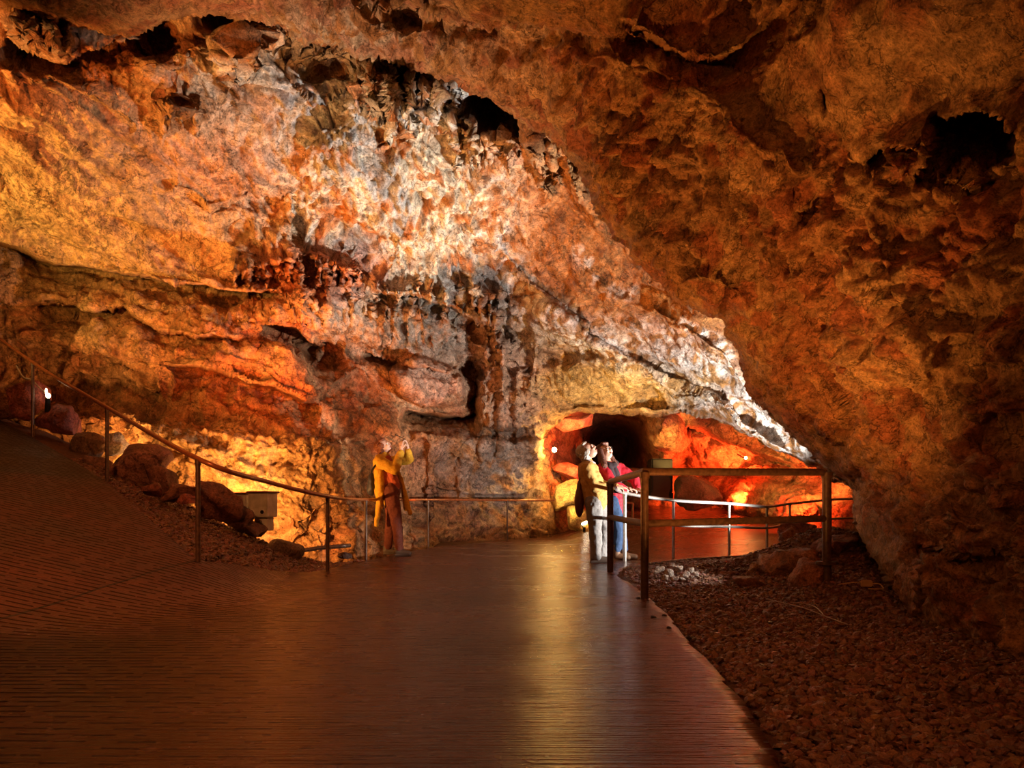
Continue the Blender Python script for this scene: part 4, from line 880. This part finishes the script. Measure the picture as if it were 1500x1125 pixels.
# --- person in red jacket
rt=empty('person',(1.34,9.02,0)); tag(rt,'long haired person in crimson jacket and jeans gripping the rail','person')
hd,T,R=head((-.115,-.03,1.415),-48,24,1.04,True)
shR=(-.16,-.10,1.20); elR=(-.02,-.24,.98); wrR=(.14,-.22,.93); shL=(.09,.12,1.21); elL=(.28,.02,1.06); wrL=(.30,-.12,.92)
legR=[(-.02,-.07,.78),(.05,-.09,.44),(.04,-.08,.09)]; legL=[(.03,.09,.78),(.09,.06,.44),(.14,.0,.09)]
body=hd+chain([(-.09,0,1.33),(-.07,0,1.25)],[.050,.056])+chain([(-.05,0,1.20),(-.02,0,1.0),(.0,0,.82)],[.11,.11,.12])
body+=chain([shR,elR,wrR],[.050,.040,.027])+chain([shL,elL,wrL],[.050,.040,.027])+hand(wrR,(1,-.2,-.1),(0,.1,-1),1,.8)+hand(wrL,(.4,-.8,-.1),(0,0,-1),-1,.8)
body+=chain(legR,[.080,.052,.036])+chain(legL,[.080,.052,.036])+[('c',(.03,-.08,.05),.036,(.16,-.12,.03),.028),('c',(.13,.0,.05),.036,(.27,-.05,.03),.028)]
bo=blob('body',body,M_skin,rt,.0065,4); face_parts(T,R,bo,1.04,True)
hair_blob('hair',[('e',T(-.045,0,.045),(.092,.088,.09),R),('e',T(.02,0,.095),(.06,.07,.034),R),('c',T(.0,-.080,.02),.036,T(.01,-.115,-.20),.040),('c',T(-.02,.078,.02),.036,T(.01,.115,-.19),.038),('e',T(-.07,0,-.08),(.05,.085,.11),R)],M_hairB,bo,.9)
for s in (-1,1):
    ring=[T(.097,.030*s+.017*math.cos(a),.010+.014*math.sin(a)) for a in [i*math.pi/6 for i in range(13)]]
    mesh_list('spectacle_rim',[tube_data(ring,.0018,6)],M_black,rt)
J=chain([(-.13,-.08,1.20),(.06,.11,1.20)],[.088,.088])+chain([(-.05,0,1.17),(-.01,0,.95),(.02,0,.76),(.02,0,.70)],[.135,.138,.15,.145])
J+=chain([shR,elR,(.11,-.225,.93)],[.078,.064,.044])+chain([shL,elL,(.30,-.09,.94)],[.084,.068,.046])
blob('jacket',J,M_redj,rt,.009,5)
Sc=chain([(-.12,-.10,1.25),(-.02,-.10,1.22),(.03,.02,1.27)],[.05,.05,.045])+chain([(-.08,-.11,1.22),(-.04,-.15,1.06),(.0,-.16,.92)],[.052,.048,.045])+chain([(.0,-.11,1.20),(.05,-.13,1.05),(.07,-.14,.94)],[.035,.035,.03])
blob('scarf',Sc,M_scarf,rt,.009,5)
blob('jeans',chain([(0,0,.8),(0.01,0,.74)],[.13,.13])+chain([legR[0],legR[1],(.04,-.08,.14)],[.10,.072,.058])+chain([legL[0],legL[1],(.14,.0,.14)],[.10,.072,.058]),M_jean,rt,.009,5)
for (x,y_,tx,ty) in ((.03,-.08,.14,-.05),(.13,.0,.15,-.05)):
    blob('boot',[('c',(x,y_,.055),.046,(x+tx,y_+ty,.038),.038),('c',(x,y_,.06),.048,(x,y_,.20),.050)],plain('brown_boot',(.16,.08,.04),.55),rt,.007,3)
# ------------------------------------------------------------------ lights
def light(kind,loc,color,power,radius=.05,target=None,angle=70,blend=.6,name='lamp_or_fill'):
    d=bpy.data.lights.new(name,kind); d.color=color; d.energy=power; d.shadow_soft_size=radius
    if kind=='SPOT': d.spot_size=math.radians(angle); d.spot_blend=blend
    o=bpy.data.objects.new(name,d); COL.objects.link(o); o.location=loc
    if target is not None: o.rotation_euler=(Vector(target)-Vector(loc)).to_track_quat('-Z','Y').to_euler()
    return o
AMB=(1,.45,.12); YEL=(1,.58,.14); RED=(1,.09,.02); WHT=(1,.93,.84); ORG=(1,.27,.05)

# hidden behind the bank of rocks, washing the lower left wall
light('SPOT',W(280,752,8.5),AMB,330,.05,W(300,660,10.0),150,.8)
light('SPOT',W(395,772,8.6),AMB,240,.05,W(470,670,10.6),140,.8)
light('SPOT',W(150,675,9.3),AMB,90,.05,W(200,580,10.6),130,.8)
# on the ledge far left, washing the upper slab
light('SPOT',W(-330,400,6.6),YEL,560,.08,W(150,270,8.6),110,.9)
light('SPOT',W(-260,330,5.5),ORG,420,.08,W(330,200,9.0),90,.9)
light('SPOT',W(330,640,7.0),(1,.55,.28),680,.05,W(520,60,6.4),72,.9)  # added spot with no fixture, brightens the dark strip under the overhang
# red and orange in the recess below the draperies
light('SPOT',W(425,610,9.2),(1,.16,.03),110,.04,W(430,480,10.4),120,.8)
light('SPOT',W(250,640,7.6),ORG,300,.06,W(420,470,10.6),80,.9)
light('SPOT',W(640,770,11.5),ORG,110,.06,W(600,500,12),90,.9)
light('SPOT',W(430,740,8.3),AMB,680,.06,W(560,250,9.4),80,.9)
# the white lamp behind the rubble on the right, split into aimed spots
WP=(3.45,8.6,.38)
light('SPOT',WP,WHT,2600,.05,W(590,260,9.4),44,.8)
light('SPOT',WP,WHT,420,.05,W(700,640,13.5),40,.8)
light('SPOT',(3.9,9.2,.45),WHT,1000,.05,W(960,520,11.0),110,.8)
light('SPOT',(3.25,7.75,.50),WHT,800,.05,(1.22,8.78,.85),50,.5)
light('SPOT',(3.0,6.6,.62),WHT,1500,.05,(-1.63,9.85,1.62),7,.6)  # separate narrow spot added to whiten face and phone
light('SPOT',(2.35,6.15,.55),WHT,40,.04,(1.55,6.42,0.05),44,.5)  # added spot without a housing, whitens the pale stones
# orange on the roof between wall and overhang, then added warm fill
light('SPOT',W(700,735,9.0),(1,.27,.04),520,.08,W(900,330,10.0),75,.9)
light('SPOT',(-1.0,7.2,.5),(1,.36,.07),330,.05,W(1020,330,5.5),85,.9)  # added spot without a fixture, grazes the overhang's relief
light('SPOT',(-2.4,2.2,2.6),(1,.32,.09),300,.1,(-3.9,6.6,.7),95,.9)  # added fill for the ramp and the rock bank
light('SPOT',(1.0,.6,2.7),(1,.30,.08),70,.1,(2.2,4.0,0),100,.9)  # added downward fill for floor and gravel
light('SPOT',(1.3,4.2,.12),(1,.38,.08),170,.06,W(1100,380,5.6),110,.9)  # added ground spot grazing the overhang, no lamp body
light('SPOT',(-3,1.0,2.2),(1,.36,.09),100,.15,W(1150,650,5),120,.9)  # warm fill for unseen lamps outside the view
light('POINT',(0,-1.0,2.5),(1,.28,.07),24,.5)  # dim warm fill behind the camera, source unseen
# back chamber
light('POINT',W(812,661,14.85),YEL,70,.04)
light('POINT',W(1092,672,14.4),YEL,30,.03)
light('SPOT',W(990,692,15.3),YEL,150,.05,W(966,645,16.3),80,.8)
light('SPOT',W(1225,712,12.2),YEL,80,.05,W(1190,690,13.5),90,.8)
light('SPOT',W(858,768,14.5),YEL,260,.05,W(838,720,15.7),100,.8)
light('SPOT',W(1085,735,16.0),RED,1100,.1,W(1050,670,17.5),120,.8)
light('SPOT',W(1170,735,12.2),RED,600,.1,W(1110,710,15),120,.8)
light('SPOT',W(850,668,14.9),RED,260,.1,W(838,620,16.0),80,.8)
light('SPOT',W(850,668,14.9),RED,120,.1,W(830,690,15.9),80,.8)
light('SPOT',W(930,700,11.6),YEL,230,.1,W(900,565,12.8),80,.9)

w=bpy.data.worlds.new('cave_dark'); sc.world=w; w.use_nodes=True
w.node_tree.nodes['Background'].inputs[0].default_value=(.010,.004,.002,1); w.node_tree.nodes['Background'].inputs[1].default_value=1

cam=bpy.data.cameras.new('camera'); co=bpy.data.objects.new('camera',cam); COL.objects.link(co)
co.location=(0,0,HC); co.rotation_euler=(math.pi/2,0,0); cam.sensor_width=36; cam.lens=36*F/1500; cam.shift_y=(HZ-562.5)/1500; cam.clip_start=.05
sc.camera=co
sc.view_settings.view_transform='Standard'; sc.view_settings.look='None'; sc.view_settings.gamma=1; sc.view_settings.exposure=0.15
try: sc.view_settings.use_curve_mapping=False
except Exception: pass
sc.cycles.max_bounces=4; sc.cycles.diffuse_bounces=2; sc.cycles.glossy_bounces=2; sc.cycles.adaptive_threshold=.04; sc.cycles.use_denoising=True; sc.cycles.denoising_input_passes='RGB_ALBEDO_NORMAL'; sc.cycles.denoising_prefilter='ACCURATE'; sc.cycles.sample_clamp_indirect=6
